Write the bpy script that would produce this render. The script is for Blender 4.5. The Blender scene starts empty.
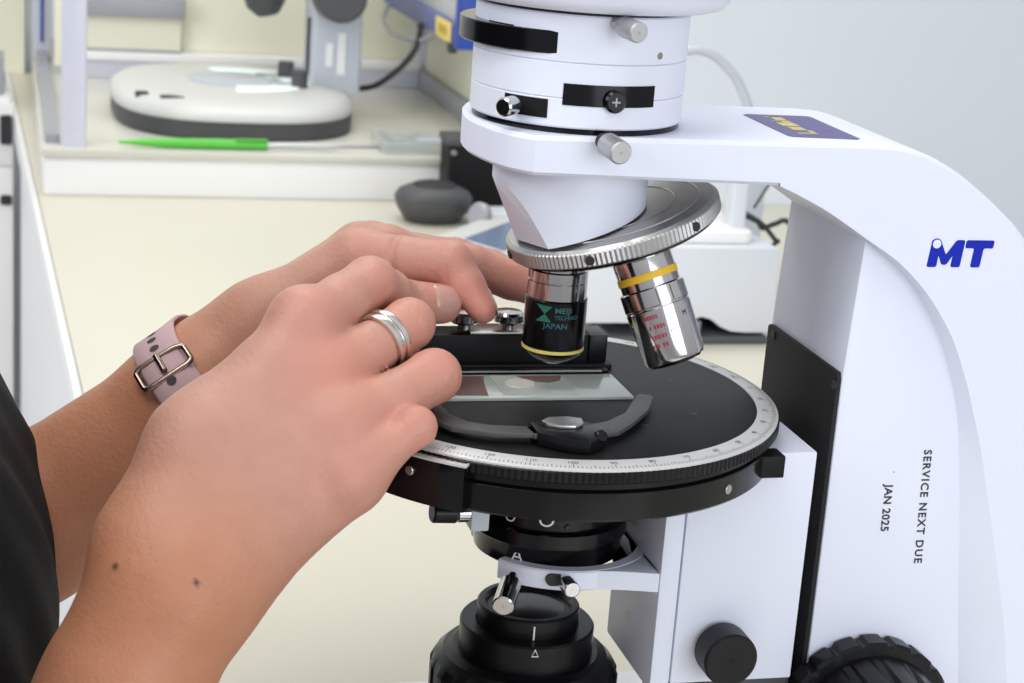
import bpy, bmesh, math, random
import numpy as np
from mathutils import Vector, Matrix

random.seed(7)
S = bpy.context.scene
COL = S.collection
R = math.radians
Z0 = 0.94            # height of the microscope stage above the floor (m); lengths below are mm from the stage centre

# ------------------------------------------------------------------ camera
cd = bpy.data.cameras.new('camera')
cam = bpy.data.objects.new('camera', cd); COL.objects.link(cam)
_pitch, _roll, _yaw = .2757, .0737, .2741
_f = Vector((math.sin(_yaw)*math.cos(_pitch), math.cos(_yaw)*math.cos(_pitch), -math.sin(_pitch)))
_r = Vector((math.cos(_yaw), -math.sin(_yaw), 0)); _u = _r.cross(_f)
_r2 = math.cos(_roll)*_r + math.sin(_roll)*_u
_u2 = -math.sin(_roll)*_r + math.cos(_roll)*_u
_m = Matrix((_r2, _u2, -_f)).transposed().to_4x4()
_m.translation = Vector((-.1978, -.6471, .2089 + Z0))
cam.matrix_world = _m
cd.sensor_width = 36; cd.sensor_fit = 'HORIZONTAL'
cd.lens = 1882.3/1024*36
cd.clip_start = .02; cd.clip_end = 50
cd.dof.use_dof = True; cd.dof.focus_distance = .68; cd.dof.aperture_fstop = 26
S.camera = cam

# ------------------------------------------------------------------ light
w = bpy.data.worlds.new('lab_light'); S.world = w; w.use_nodes = True
nt = w.node_tree; nt.nodes.clear()
tc = nt.nodes.new('ShaderNodeTexCoord'); sp = nt.nodes.new('ShaderNodeSeparateXYZ')
mr = nt.nodes.new('ShaderNodeMapRange'); mr.inputs[1].default_value = -.5; mr.inputs[2].default_value = .5
mx = nt.nodes.new('ShaderNodeMix'); mx.data_type = 'RGBA'
mx.inputs[6].default_value = (.40, .40, .41, 1); mx.inputs[7].default_value = (.95, .975, 1.0, 1)
bg = nt.nodes.new('ShaderNodeBackground'); bg.inputs[1].default_value = .80
wo = nt.nodes.new('ShaderNodeOutputWorld')
nt.links.new(tc.outputs['Generated'], sp.inputs[0]); nt.links.new(sp.outputs[2], mr.inputs[0])
nt.links.new(mr.outputs[0], mx.inputs[0]); nt.links.new(mx.outputs[2], bg.inputs[0]); nt.links.new(bg.outputs[0], wo.inputs[0])

def area(name, loc, target, sx, sy, power, color):
    l = bpy.data.lights.new(name, 'AREA'); l.shape = 'RECTANGLE'; l.size = sx; l.size_y = sy; l.energy = power; l.color = color
    o = bpy.data.objects.new(name, l); COL.objects.link(o); o.location = loc
    o.rotation_euler = (Vector(target)-Vector(loc)).to_track_quat('-Z', 'Y').to_euler()
    return o
area('window_light', (.75, -2.3, 1.35), (.1, 0, .9), 1.5, 1.3, 27, (.86, .92, 1.0))
area('fill_light_left', (-2.3, -.5, 1.9), (0, .1, .95), 1.3, 1.2, 38, (.88, .93, 1.0))  # fill lamp added to lift the left-facing sides, no window known there
area('ceiling_panel_light', (-.8, -.4, 2.7), (-.6, .1, 0), 1.2, .8, 20, (1.0, .98, .95))
area('ceiling_panel_light_rear', (.1, 1.2, 2.6), (.1, 1.4, 0), 1.2, .6, 18, (1.0, .98, .95))

S.view_settings.view_transform = 'Standard'; S.view_settings.look = 'None'
S.view_settings.gamma = 1; S.view_settings.use_curve_mapping = False
S.view_settings.exposure = -0.12

# ------------------------------------------------------------------ materials
def mat(name, col, rough=.5, metal=0., bump=0., bscale=300., var=0., vscale=40., coat=0., emit=None, spec=.5, aniso=0.):
    m = bpy.data.materials.new(name); m.use_nodes = True
    nt = m.node_tree; b = nt.nodes['Principled BSDF']
    b.inputs['Base Color'].default_value = (*col, 1); b.inputs['Roughness'].default_value = rough
    b.inputs['Metallic'].default_value = metal; b.inputs['Coat Weight'].default_value = coat
    b.inputs['Specular IOR Level'].default_value = spec
    b.inputs['Anisotropic'].default_value = aniso
    if emit: b.inputs['Emission Color'].default_value = (*emit[:3], 1); b.inputs['Emission Strength'].default_value = emit[3]
    if bump or var:
        t = nt.nodes.new('ShaderNodeTexCoord')
        if bump:
            n = nt.nodes.new('ShaderNodeTexNoise'); n.inputs['Scale'].default_value = bscale; n.inputs['Detail'].default_value = 3
            bp = nt.nodes.new('ShaderNodeBump'); bp.inputs['Strength'].default_value = bump; bp.inputs['Distance'].default_value = .001
            nt.links.new(t.outputs['Object'], n.inputs[0]); nt.links.new(n.outputs[0], bp.inputs['Height']); nt.links.new(bp.outputs[0], b.inputs['Normal'])
        if var:
            n2 = nt.nodes.new('ShaderNodeTexNoise'); n2.inputs['Scale'].default_value = vscale; n2.inputs['Detail'].default_value = 4
            m2 = nt.nodes.new('ShaderNodeMix'); m2.data_type = 'RGBA'
            m2.inputs[6].default_value = (*[c*(1-var) for c in col], 1); m2.inputs[7].default_value = (*[min(1, c*(1+var)) for c in col], 1)
            nt.links.new(t.outputs['Object'], n2.inputs[0]); nt.links.new(n2.outputs[0], m2.inputs[0]); nt.links.new(m2.outputs[2], b.inputs['Base Color'])
    return m
M = dict(
    white=mat('white_enamel', (.74, .765, .88), .42, bump=.03, bscale=900, var=.012),
    white2=mat('white_head_enamel', (.755, .775, .875), .38, var=.012),
    black=mat('black_anodised', (.005, .005, .006), .3, bump=.02, bscale=800, var=.15, spec=.25),
    blackgloss=mat('black_gloss', (.0035, .0035, .0045), .17, var=.1, spec=.32),
    blackmatte=mat('black_matte_plate', (.008, .008, .0085), .5, bump=.05, bscale=1500, var=.2, spec=.2),
    plate=mat('black_wrinkle_plate', (.016, .0155, .016), .6, bump=.1, bscale=1800, var=.2, spec=.22),
    chrome=mat('chrome', (.56, .55, .56), .13, 1., var=.03),
    steel=mat('brushed_steel', (.48, .47, .45), .30, 1., bump=.04, bscale=1200, var=.05),
    steelw=mat('satin_steel', (.58, .58, .58), .42, 1., bump=.03, bscale=1200, var=.04),
    scale=mat('satin_aluminium_scale', (.64, .64, .63), .48, .35, bump=.03, bscale=1500, var=.04),
    ink=mat('black_ink', (.02, .02, .022), .6, var=.1),
    blueink=mat('blue_ink', (.006, .018, .40), .6, var=.06, spec=.2),
    green=mat('teal_print', (.015, .15, .10), .5, var=.06),
    teal=mat('dim_teal_print', (.02, .11, .11), .5, var=.06),
    red=mat('red_print', (.30, .02, .03), .5, var=.06),
    yellow=mat('yellow_band', (.80, .48, .02), .45, var=.05),
    yellowpale=mat('pale_yellow_band', (.75, .62, .16), .45, var=.05),
    whiteink=mat('white_print', (.75, .75, .75), .5, var=.04),
    purple=mat('violet_sticker', (.075, .06, .22), .4, var=.1),
    stickeryellow=mat('sticker_yellow', (.62, .52, .16), .45, var=.15, vscale=500),
    stickerlilac=mat('sticker_lilac', (.16, .14, .34), .45, var=.1),
    table=mat('cream_laminate', (.625, .595, .49), .38, var=.02, vscale=6),
    tableedge=mat('white_edge', (.82, .81, .80), .4, var=.02, vscale=6),
    ledge=mat('grey_cream_worktop', (.60, .585, .51), .16, var=.03, vscale=8),
    wall=mat('grey_blue_wall_paint', (.68, .715, .755), .8, bump=.05, bscale=150, var=.02, vscale=3),
    cream=mat('cream_panel', (.82, .80, .64), .35, var=.04, vscale=5),
    floor=mat('grey_floor', (.36, .35, .34), .5, var=.08, vscale=10),
    alu=mat('pale_aluminium', (.62, .63, .72), .4, .2, var=.03),
    aludark=mat('grey_rail', (.34, .345, .37), .45, .2, var=.05),
    greyplastic=mat('pale_grey_plastic', (.62, .62, .59), .4, bump=.03, bscale=500, var=.03),
    greyblue=mat('blue_grey_plastic', (.50, .53, .58), .42, var=.03),
    darkgrey=mat('dark_grey_rubber', (.065, .065, .068), .5, var=.1),
    boxwhite=mat('white_plastic', (.64, .66, .70), .4, var=.02),
    blue=mat('blue_plastic', (.028, .07, .36), .35, var=.08),
    navy=mat('dull_blue_plastic', (.09, .11, .30), .4, var=.08),
    labelyellow=mat('yellow_label', (.85, .66, .18), .5, var=.06),
    ochre=mat('ochre_print', (.55, .36, .03), .5, var=.06),
    penbody=mat('green_plastic', (.10, .50, .05), .35, var=.06),
    led=mat('led_ring_light', (.8, .9, .9), .4, var=.02, emit=(.80, 1.0, .95, .25)),
    screen=mat('grey_blue_screen', (.17, .22, .32), .25, var=.05),
    metal2=mat('dark_gold_metal', (.30, .23, .19), .25, 1., var=.06),
    silver=mat('silver_ring', (.74, .71, .66), .2, 1., bump=.08, bscale=2500, var=.06),
    strap=mat('mauve_silicone', (.50, .33, .345), .55, bump=.03, bscale=900, var=.03),
    hole=mat('dark_strap_hole', (.045, .03, .035), .7, var=.1),
    nail=mat('fingernail', (.56, .31, .26), .28, var=.05, vscale=200, coat=.3),
    beige=mat('base_enamel', (.80, .80, .80), .45, var=.015),  # plain even pale grey for the microscope base
    specred=mat('red_brown_section', (.13, .07, .065), .3, var=.25, vscale=300),
    specpale=mat('pale_section', (.52, .50, .45), .3, var=.1, vscale=300),
)
def glass_slide():
    m = mat('frosted_glass', (.42, .46, .42), .22, var=.04, vscale=60)
    b = m.node_tree.nodes['Principled BSDF']; b.inputs['Coat Weight'].default_value = .4; b.inputs['Coat Roughness'].default_value = .05
    return m
M['slide'] = glass_slide()
def clear():
    m = bpy.data.materials.new('clear_acrylic'); m.use_nodes = True
    b = m.node_tree.nodes['Principled BSDF']; b.inputs['Base Color'].default_value = (.80, .83, .80, 1)
    b.inputs['Roughness'].default_value = .12; b.inputs['Transmission Weight'].default_value = .7; b.inputs['IOR'].default_value = 1.2
    return m
M['clear'] = clear()
def fabric():
    m = mat('black_jersey', (.003, .0033, .0045), .7, bump=.3, bscale=1400, var=.2, vscale=30, spec=.08)
    b = m.node_tree.nodes['Principled BSDF']; b.inputs['Sheen Weight'].default_value = .02
    return m
M['fabric'] = fabric()
def skin(name, base, hand, flush):
    m = bpy.data.materials.new(name); m.use_nodes = True
    nt = m.node_tree; b = nt.nodes['Principled BSDF']
    at = nt.nodes.new('ShaderNodeAttribute'); at.attribute_name = 'flush'
    ml = nt.nodes.new('ShaderNodeAttribute'); ml.attribute_name = 'mole'
    t = nt.nodes.new('ShaderNodeTexCoord')
    n = nt.nodes.new('ShaderNodeTexNoise'); n.inputs['Scale'].default_value = 110; n.inputs['Detail'].default_value = 5
    nt.links.new(t.outputs['Object'], n.inputs[0])
    m1 = nt.nodes.new('ShaderNodeMix'); m1.data_type = 'RGBA'; m1.inputs[6].default_value = (.82, .80, .78, 1); m1.inputs[7].default_value = (1.0, 1.0, 1.0, 1)
    nt.links.new(n.outputs[0], m1.inputs[0])
    hd_ = nt.nodes.new('ShaderNodeAttribute'); hd_.attribute_name = 'hand'
    m0 = nt.nodes.new('ShaderNodeMix'); m0.data_type = 'RGBA'; m0.inputs[6].default_value = (*base, 1); m0.inputs[7].default_value = (*hand, 1)
    nt.links.new(hd_.outputs['Fac'], m0.inputs[0])
    mv = nt.nodes.new('ShaderNodeMix'); mv.data_type = 'RGBA'; mv.blend_type = 'MULTIPLY'; mv.inputs[0].default_value = 1
    nt.links.new(m0.outputs[2], mv.inputs[6]); nt.links.new(m1.outputs[2], mv.inputs[7])
    m2 = nt.nodes.new('ShaderNodeMix'); m2.data_type = 'RGBA'; m2.inputs[7].default_value = (*flush, 1)
    nt.links.new(at.outputs['Fac'], m2.inputs[0]); nt.links.new(mv.outputs[2], m2.inputs[6])
    m3 = nt.nodes.new('ShaderNodeMix'); m3.data_type = 'RGBA'; m3.inputs[7].default_value = (.05, .02, .015, 1)
    nt.links.new(ml.outputs['Fac'], m3.inputs[0]); nt.links.new(m2.outputs[2], m3.inputs[6])
    nt.links.new(m3.outputs[2], b.inputs['Base Color'])
    b.inputs['Roughness'].default_value = .48; b.inputs['Specular IOR Level'].default_value = .4
    b.inputs['Subsurface Weight'].default_value = .12; b.inputs['Subsurface Radius'].default_value = (1, .35, .2); b.inputs['Subsurface Scale'].default_value = .003
    v = nt.nodes.new('ShaderNodeTexVoronoi'); v.inputs['Scale'].default_value = 900
    mp = nt.nodes.new('ShaderNodeMapping'); mp.inputs['Rotation'].default_value = (.3, .5, .6); mp.inputs['Scale'].default_value = (1, .45, 1)
    n3 = nt.nodes.new('ShaderNodeTexNoise'); n3.inputs['Scale'].default_value = 480; n3.inputs['Detail'].default_value = 4
    nt.links.new(t.outputs['Object'], mp.inputs[0]); nt.links.new(mp.outputs[0], v.inputs[0]); nt.links.new(mp.outputs[0], n3.inputs[0])
    ad = nt.nodes.new('ShaderNodeMath'); ad.operation = 'MULTIPLY_ADD'; ad.inputs[1].default_value = .35
    nt.links.new(v.outputs[0], ad.inputs[0]); nt.links.new(n3.outputs[0], ad.inputs[2])
    bp = nt.nodes.new('ShaderNodeBump'); bp.inputs['Strength'].default_value = .30; bp.inputs['Distance'].default_value = .0008
    nt.links.new(ad.outputs[0], bp.inputs['Height']); nt.links.new(bp.outputs[0], b.inputs['Normal'])
    return m
M['skin'] = skin('skin', (.52, .225, .125), (.56, .295, .222), (.60, .25, .19))

# ------------------------------------------------------------------ object helpers
def wpt(p): return Vector((p[0]*.001, p[1]*.001, p[2]*.001 + Z0))
def thing(name, label, cat, base=(0, 0, 0), group=None):
    o = bpy.data.objects.new(name, None); COL.objects.link(o); o.location = wpt(base)
    o.empty_display_size = .02
    o['label'] = label; o['category'] = cat
    if group: o['group'] = group
    return o
def root_of(o):
    while o.parent: o = o.parent
    return o
def finish(me, mats, ang):
    for m in (mats if isinstance(mats, (list, tuple)) else [mats]): me.materials.append(M[m])
    if ang:
        me.polygons.foreach_set('use_smooth', [True]*len(me.polygons)); me.set_sharp_from_angle(angle=R(ang))
def obj(name, bm, m, parent=None, bevel=0, base=None, label=None, cat=None, ang=35, kind=None, seg=2, group=None):
    """bm is in mm from the stage centre; becomes one mesh object."""
    if bevel:
        bmesh.ops.remove_doubles(bm, verts=bm.verts, dist=1e-4)
        ed = [e for e in bm.edges if len(e.link_faces) == 2 and e.calc_face_angle(0) > R(30)]
        bmesh.ops.bevel(bm, geom=ed, offset=bevel, segments=seg, profile=.6, affect='EDGES', clamp_overlap=True)
    if base is None and parent is None:
        cs = [v.co for v in bm.verts]
        base = (sum(c.x for c in cs)/len(cs), sum(c.y for c in cs)/len(cs), min(c.z for c in cs))
    org = root_of(parent).location if parent else wpt(base)
    bmesh.ops.recalc_face_normals(bm, faces=bm.faces)
    for v in bm.verts: v.co = wpt(v.co) - org
    me = bpy.data.meshes.new(name); bm.to_mesh(me); bm.free(); finish(me, m, ang)
    o = bpy.data.objects.new(name, me); COL.objects.link(o)
    if parent: o.parent = parent
    else: o.location = org
    if label: o['label'] = label
    if cat: o['category'] = cat
    if kind: o['kind'] = kind
    if group: o['group'] = group
    return o
def B(): return bmesh.new()
def face(bm, vs, mi=0):
    try:
        f = bm.faces.new(vs); f.material_index = mi; return f
    except ValueError: return None
def box(bm, x0, x1, y0, y1, z0, z1, mi=0):
    v = [bm.verts.new((x, y, z)) for z in (z0, z1) for y in (y0, y1) for x in (x0, x1)]
    for q in ((0, 2, 3, 1), (4, 5, 7, 6), (0, 1, 5, 4), (2, 6, 7, 3), (0, 4, 6, 2), (1, 3, 7, 5)): face(bm, [v[i] for i in q], mi)
    return v
def prism(bm, poly, axis, a0, a1, mi=0):
    """extrude a 2-D polygon along axis: 'y' takes (x,z), 'z' takes (x,y), 'x' takes (y,z)"""
    def mk(p, a): return {'y': (p[0], a, p[1]), 'z': (p[0], p[1], a), 'x': (a, p[0], p[1])}[axis]
    lo = [bm.verts.new(mk(p, a0)) for p in poly]; hi = [bm.verts.new(mk(p, a1)) for p in poly]
    face(bm, lo[::-1], mi); face(bm, hi, mi); n = len(poly)
    for i in range(n): face(bm, [lo[i], lo[(i+1) % n], hi[(i+1) % n], hi[i]], mi)
def frame_of(d):
    d = Vector(d).normalized(); a = Vector((0, 0, 1)) if abs(d.z) < .9 else Vector((1, 0, 0))
    u = d.cross(a).normalized(); return d, u, d.cross(u)
def lathe(bm, prof, c=(0, 0, 0), d=(0, 0, 1), seg=64, mi=0, mis=None, a0=0., a1=None, cap=True, mod=None):
    """profile [(r, t)] spun about the axis d through c; t runs along d"""
    if abs(Vector(d).normalized().z) > .99999:
        D = Vector((0, 0, 1 if d[2] > 0 else -1)); U = Vector((1, 0, 0)); V = Vector((0, 1, 0))
    else: D, U, V = frame_of(d)
    c = Vector(c); full = a1 is None
    n = seg if full else seg+1
    rings = []
    for r, t in prof:
        row = []
        for k in range(n):
            a = (2*math.pi*k/seg) if full else a0+(a1-a0)*k/seg
            rr = r if mod is None else r+mod(k, r, t)
            row.append(bm.verts.new(c + D*t + U*(rr*math.cos(a)) + V*(rr*math.sin(a))))
        rings.append(row)
    for i in range(len(rings)-1):
        for k in range(n if full else n-1):
            face(bm, [rings[i][k], rings[i][(k+1) % n], rings[i+1][(k+1) % n], rings[i+1][k]], mis[i] if mis else mi)
    if full and cap:
        if prof[0][0] > 1e-6: face(bm, rings[0][::-1], mi)
        if prof[-1][0] > 1e-6: face(bm, rings[-1], mis[-1] if mis else mi)
    if not full:
        face(bm, [r[0] for r in rings], mi); face(bm, [r[-1] for r in rings][::-1], mi)
    return rings
def ringprof(r0, r1, z0, z1, c=.3):
    return [(r0, z0), (r1-c, z0), (r1, z0+c), (r1, z1-c), (r1-c, z1), (r0, z1), (r0, z0)]
def cyl(bm, p0, p1, r0, r1=None, seg=32, cham=.3, mi=0, knurl=0, kd=.25):
    r1 = r0 if r1 is None else r1
    p0 = Vector(p0); p1 = Vector(p1); L = (p1-p0).length; c = min(cham, L*.3, r0*.5)
    mod = None
    if knurl:
        seg = knurl*2
        mod = lambda k, r, t: (-kd if k % 2 else 0) if c*1.5 < t < L-c*1.5 else -kd*.5
        prof = [(0, 0), (r0-c, 0), (r0, c), (r0, c*2), (r1, L-c*2), (r1, L-c), (r1-c, L), (0, L)]
    else: prof = [(0, 0), (r0-c, 0), (r0, c), (r1, L-c), (r1-c, L), (0, L)]
    lathe(bm, prof, p0, p1-p0, seg, mi, mod=mod, cap=False)
def tube(bm, pts, r, seg=10, mi=0, sub=6):
    P = [Vector(p) for p in pts]; Q = []
    for i in range(len(P)-1):
        a = P[max(i-1, 0)]; b = P[i]; c = P[i+1]; d = P[min(i+2, len(P)-1)]
        for k in range(sub):
            t = k/sub
            Q.append(.5*((2*b)+(c-a)*t+(2*a-5*b+4*c-d)*t*t+(3*b-a-3*c+d)*t**3))
    Q.append(P[-1]); rings = []
    up = Vector((0, 0, 1))
    for i, q in enumerate(Q):
        d = (Q[min(i+1, len(Q)-1)]-Q[max(i-1, 0)]).normalized()
        u = d.cross(up); u = u.normalized() if u.length > 1e-3 else d.orthogonal().normalized()
        v = d.cross(u); up = u.cross(d) if False else up
        rings.append([bm.verts.new(q+u*(r*math.cos(2*math.pi*k/seg))+v*(r*math.sin(2*math.pi*k/seg))) for k in range(seg)])
    for i in range(len(rings)-1):
        for k in range(seg): face(bm, [rings[i][k], rings[i][(k+1) % seg], rings[i+1][(k+1) % seg], rings[i+1][k]], mi)
    face(bm, rings[0][::-1], mi); face(bm, rings[-1], mi)
def rrect(cx, cy, hx, hy, r, n=5):
    out = []
    for sx, sy, a in ((1, 1, 0), (-1, 1, 90), (-1, -1, 180), (1, -1, 270)):
        for k in range(n+1):
            t = R(a+90*k/n); out.append((cx+sx*(hx-r)+r*math.cos(t), cy+sy*(hy-r)+r*math.sin(t)))
    return out
def text_bm(bm, s, size, fn, mi=0, offset=0., shear=0., spacing=1., align='LEFT'):
    """add lettering: fn maps text-plane (x,y) in mm, and a small lift, to a point"""
    cu = bpy.data.curves.new('t', 'FONT'); cu.body = s; cu.size = size; cu.offset = offset; cu.shear = shear
    cu.space_character = spacing; cu.align_x = align; cu.resolution_u = 3; cu.fill_mode = 'FRONT'
    o = bpy.data.objects.new('t', cu); me = bpy.data.meshes.new_from_object(o)
    vs = [bm.verts.new(fn(v.co.x, v.co.y)) for v in me.vertices]
    for p in me.polygons: face(bm, [vs[i] for i in p.vertices], mi)
    bpy.data.objects.remove(o); bpy.data.curves.remove(cu); bpy.data.meshes.remove(me)
def arcpatch(bm, r, a0, a1, z0, z1, t=.5, n=24, c=(0, 0)):
    """thin curved plate lying on a cylinder of radius r about the vertical axis (degrees)"""
    g = []
    for rr in (r-1.0, r+t):
        for z in (z0, z1):
            g.append([bm.verts.new((c[0]+rr*math.cos(R(a0+(a1-a0)*k/n)), c[1]+rr*math.sin(R(a0+(a1-a0)*k/n)), z)) for k in range(n+1)])
    i0, i1, o0, o1 = g
    for k in range(n):
        face(bm, [o0[k], o0[k+1], o1[k+1], o1[k]]); face(bm, [i0[k+1], i0[k], i1[k], i1[k+1]])
        face(bm, [o1[k], o1[k+1], i1[k+1], i1[k]]); face(bm, [i0[k], i0[k+1], o0[k+1], o0[k]])
    for k in (0, n): face(bm, [i0[k], o0[k], o1[k], i1[k]])

# ================================================================== the room
TZ = -190.          # table top
def struct(name, bm, m, **k): return obj(name, bm, m, kind='structure', **k)
b = B(); box(b, -2600, 2600, -2600, 2150, -990, -940); struct('floor', b, 'floor', label='grey floor under the white bench')
b = B(); box(b, -2600, 2600, 2050, 2150, -940, 1800); struct('wall_back', b, 'wall', label='plain grey blue wall behind the bench')
b = B(); box(b, 348, 2600, 1240, 2049, -940, 1800); struct('wall_right', b, 'wall', label='grey blue wall standing forward on the right')

# ================================================================== bench
t = thing('lab_bench', 'cream topped white bench carrying the microscope', 'bench', (600, 700, -940))
b = B()
prism(b, [(-112, -560), (640, -560), (640, 1238), (345, 1238), (345, 2040), (-190, 2040)], 'z', TZ-28, TZ); obj('worktop', b, 'table', t, bevel=1.5)
b = B(); prism(b, [(-118, -560), (-112.6, -560), (-190.6, 2040), (-196, 2040)], 'z', TZ-30, TZ-.2); obj('edge_strip', b, 'tableedge', t, bevel=1)
b = B(); prism(b, [(-112, -550), (-86, -550), (-150, 1690), (-178, 1690)], 'z', -939, TZ-30); obj('side_panel', b, 'tableedge', t)
b = B(); box(b, 610, 638, -500, 1200, -939, TZ-30); obj('side_panel', b, 'tableedge', t)

t = thing('raised_shelf', 'low white fronted raised shelf along the back of the bench', 'shelf', (350, 1400, TZ))
LZ = -143.
b = B(); box(b, -160, 345, 1227, 2040, TZ+.3, LZ-8); obj('front_board', b, 'tableedge', t, bevel=1)
b = B(); box(b, -162, 345, 1222, 2040, LZ-7.8, LZ); obj('shelf_top', b, 'ledge', t, bevel=1.5)

t = thing('drawer_cabinet', 'white drawer cabinet with black handle slots left of the bench', 'cabinet', (-420, 1850, -939))
b = B(); box(b, -700, -190, 1705, 1800, -939, -175); obj('carcass', b, 'tableedge', t, bevel=2)
for z0, z1, zs in ((-255, -178, -210), (-936, -256, -297)):
    b = B(); box(b, -698, -186.6, 1697, 1704, z0, z1); f = obj('drawer_front', b, 'tableedge', t, bevel=1)
    if zs:
        b = B(); prism(b, rrect(-195, zs, 7, 18 if zs > -250 else 6, 3), 'y', 1694.5, 1697.5); obj('handle_slot', b, 'ink', f)
b = B(); box(b, -640, -197, 1740, 1800, -174, -128); obj('top_unit', b, 'aludark', t, bevel=3)

# ---- glass-backed enclosure on the shelf
t = thing('enclosure_frame', 'pale aluminium enclosure frame standing around the stereo microscope', 'frame', (80, 1500, LZ))
PX = rrect(-131, 1244, 12, 9, 2, 3)
b = B(); prism(b, PX, 'z', LZ, 520); obj('post', b, 'alu', t)
b = B(); prism(b, rrect(-150, 1868, 11, 9, 2, 3), 'z', LZ, 520); p = obj('post', b, 'alu', t)
b = B(); box(b, -152, -148, 1856, 1859, LZ+20, 515); obj('seal_strip', b, 'blue', p)
b = B(); box(b, -158, -144, 1254, 1858, LZ, LZ+9); obj('side_rail', b, 'aludark', t, bevel=1)
b = B(); box(b, -118, 312, 1695, 1712, LZ, LZ+22); obj('back_rail', b, 'alu', t, bevel=1.2)
b = B(); box(b, -118, 312, 1690, 1712, LZ+22.4, LZ+33); obj('back_ledge', b, 'tableedge', t, bevel=1.2)
b = B(); box(b, 312, 326, 1385, 1712, LZ, LZ+24); obj('side_rail', b, 'aludark', t, bevel=1.2)
b = B(); prism(b, rrect(318, 1704, 9, 9, 2, 3), 'z', LZ+24, 520); obj('post', b, 'alu', t)
b = B(); box(b, -138, 309, 1714, 1719, LZ+10, 520); obj('back_panel', b, 'cream', t, bevel=.8)
b = B(); box(b, 320, 326, 1390, 1694, LZ+24.4, 520); obj('side_panel', b, 'cream', t, bevel=.8)
b = B(); box(b, -900, -170, 2030, 2049, TZ, 500); obj('wall_tone_panel', b, 'cream', label='added cream panel for the warmer lit wall behind the far end of the bench', cat='panel')  # cream panel added to paint the warmer light on this wall

# grey unit on the back ledge
t = thing('grey_instrument', 'dark grey flat box on the ledge at the back of the enclosure', 'instrument', (-20, 1700, LZ+33))
b = B(); box(b, -105, 12, 1692, 1712, LZ+33.2, LZ+36); obj('foot', b, 'aludark', t)
b = B(); box(b, -112, 16, 1688, 1712, LZ+76, LZ+100); obj('body', b, 'aludark', t, bevel=2)
b = B(); box(b, -108, 12, 1700, 1711, LZ+36, LZ+76); obj('support', b, 'cream', t)

# ================================================================== stereo microscope
t = thing('stereo_microscope', 'grey stereo microscope with oval lit base on the raised shelf', 'microscope', (45, 1450, LZ))
def oval(cx, cy, hx, hy, e=2.6, n=72, ang=0):
    out = []
    for k in range(n):
        a = 2*math.pi*k/n; ca, sa = math.cos(a), math.sin(a)
        x = hx*math.copysign(abs(ca)**(2/e), ca); y = hy*math.copysign(abs(sa)**(2/e), sa)
        c, s = math.cos(R(ang)), math.sin(R(ang)); out.append((cx+x*c-y*s, cy+x*s+y*c))
    return out
def stack_oval(bm, cx, cy, rows, e=2.6, ang=0, n=72):
    rings = [[bm.verts.new((x, y, z)) for x, y in oval(cx, cy, hx, hy, e, n, ang)] for hx, hy, z in rows]
    for i in range(len(rings)-1):
        for k in range(n): face(bm, [rings[i][k], rings[i][(k+1) % n], rings[i+1][(k+1) % n], rings[i+1][k]])
    face(bm, rings[0][::-1]); face(bm, rings[-1])
SC = (46, 1452)
b = B(); stack_oval(b, *SC, [(127, 160, LZ), (129, 163, LZ+2), (129, 163, LZ+17), (127, 161, LZ+19)], 2.9); obj('base_skirt', b, 'darkgrey', t)
b = B(); stack_oval(b, *SC, [(130, 164, LZ+19), (131, 165, LZ+21), (129, 162, LZ+29), (120, 150, LZ+35), (90, 116, LZ+38)], 2.7); obj('base_top', b, 'greyplastic', t, ang=50)
b = B(); lathe(b, [(54, 0), (84, 0), (82, 2.5), (57, 3.4), (54, 2), (54, 0)], (52, 1462, LZ+37), seg=72, a0=R(-95), a1=R(105))
obj('light_ring', b, 'led', t, label='glowing white ring light')
b = B(); lathe(b, [(0, 0), (49, 0), (49, 2), (46, 2.6), (0, 2.6)], (48, 1458, LZ+38), seg=64); obj('stage_plate', b, 'greyblue', t, label='grey blue glass stage plate')
for x, y, h in ((112, 1485, 20), (118, 1420, 20)):
    b = B(); cyl(b, (x, y, LZ+37), (x, y, LZ+37+h), 9.5, 8.8); k = obj('stage_clip', b, 'darkgrey', t)
    b = B(); box(b, x-34, x, y-3.5, y+3.5, LZ+41, LZ+43); obj('clip_arm', b, 'steel', k)
for x0, x1, y0 in ((-64, -50, 1362), (-40, -14, 1340)):
    b = B(); box(b, x0, x1, y0-9, y0+9, LZ+27, LZ+37); obj('switch', b, 'ink', t, bevel=2)
b = B(); prism(b, rrect(163, 1478, 28, 34, 5), 'z', LZ+30, 420); c = obj('column', b, 'greyblue', t)
b = B(); prism(b, rrect(133.8, 1468, 2, 3, 1), 'z', LZ+46, LZ+110); obj('slot', b, 'ink', c)
for x0, x1, z0, z1 in ((150, 158, -84, -58), (163, 172, -93, -46)):
    b = B(); box(b, x0, x1, 1442.6, 1444.2, z0, z1); l = obj('label', b, 'tableedge', c)
    for q in range(3):
        b = B(); box(b, x0+1.8+q*1.9, x0+2.6+q*1.9, 1442.2, 1442.6, z0+3, z1-3); obj('text_line', b, 'greyblue', l) if False else b.free()
b = B(); cyl(b, (159, 1444, -3), (159, 1400, -3), 29, 28, seg=48, cham=3, knurl=30, kd=.8); obj('focus_knob', b, 'darkgrey', t)
b = B(); prism(b, rrect(110, 1478, 80, 30, 6), 'z', 40, 110); obj('head_arm', b, 'greyblue', t)
b = B(); lathe(b, [(0, 0), (12, 0), (22, 12), (26, 46), (30, 110), (0, 110)], (88, 1470, -32), (-.25, 0, 1), seg=48); obj('objective_housing', b, 'darkgrey', t)
def copysmall(o, parent=None):
    c = o.copy(); COL.objects.link(c); c.parent = parent; return c

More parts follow.
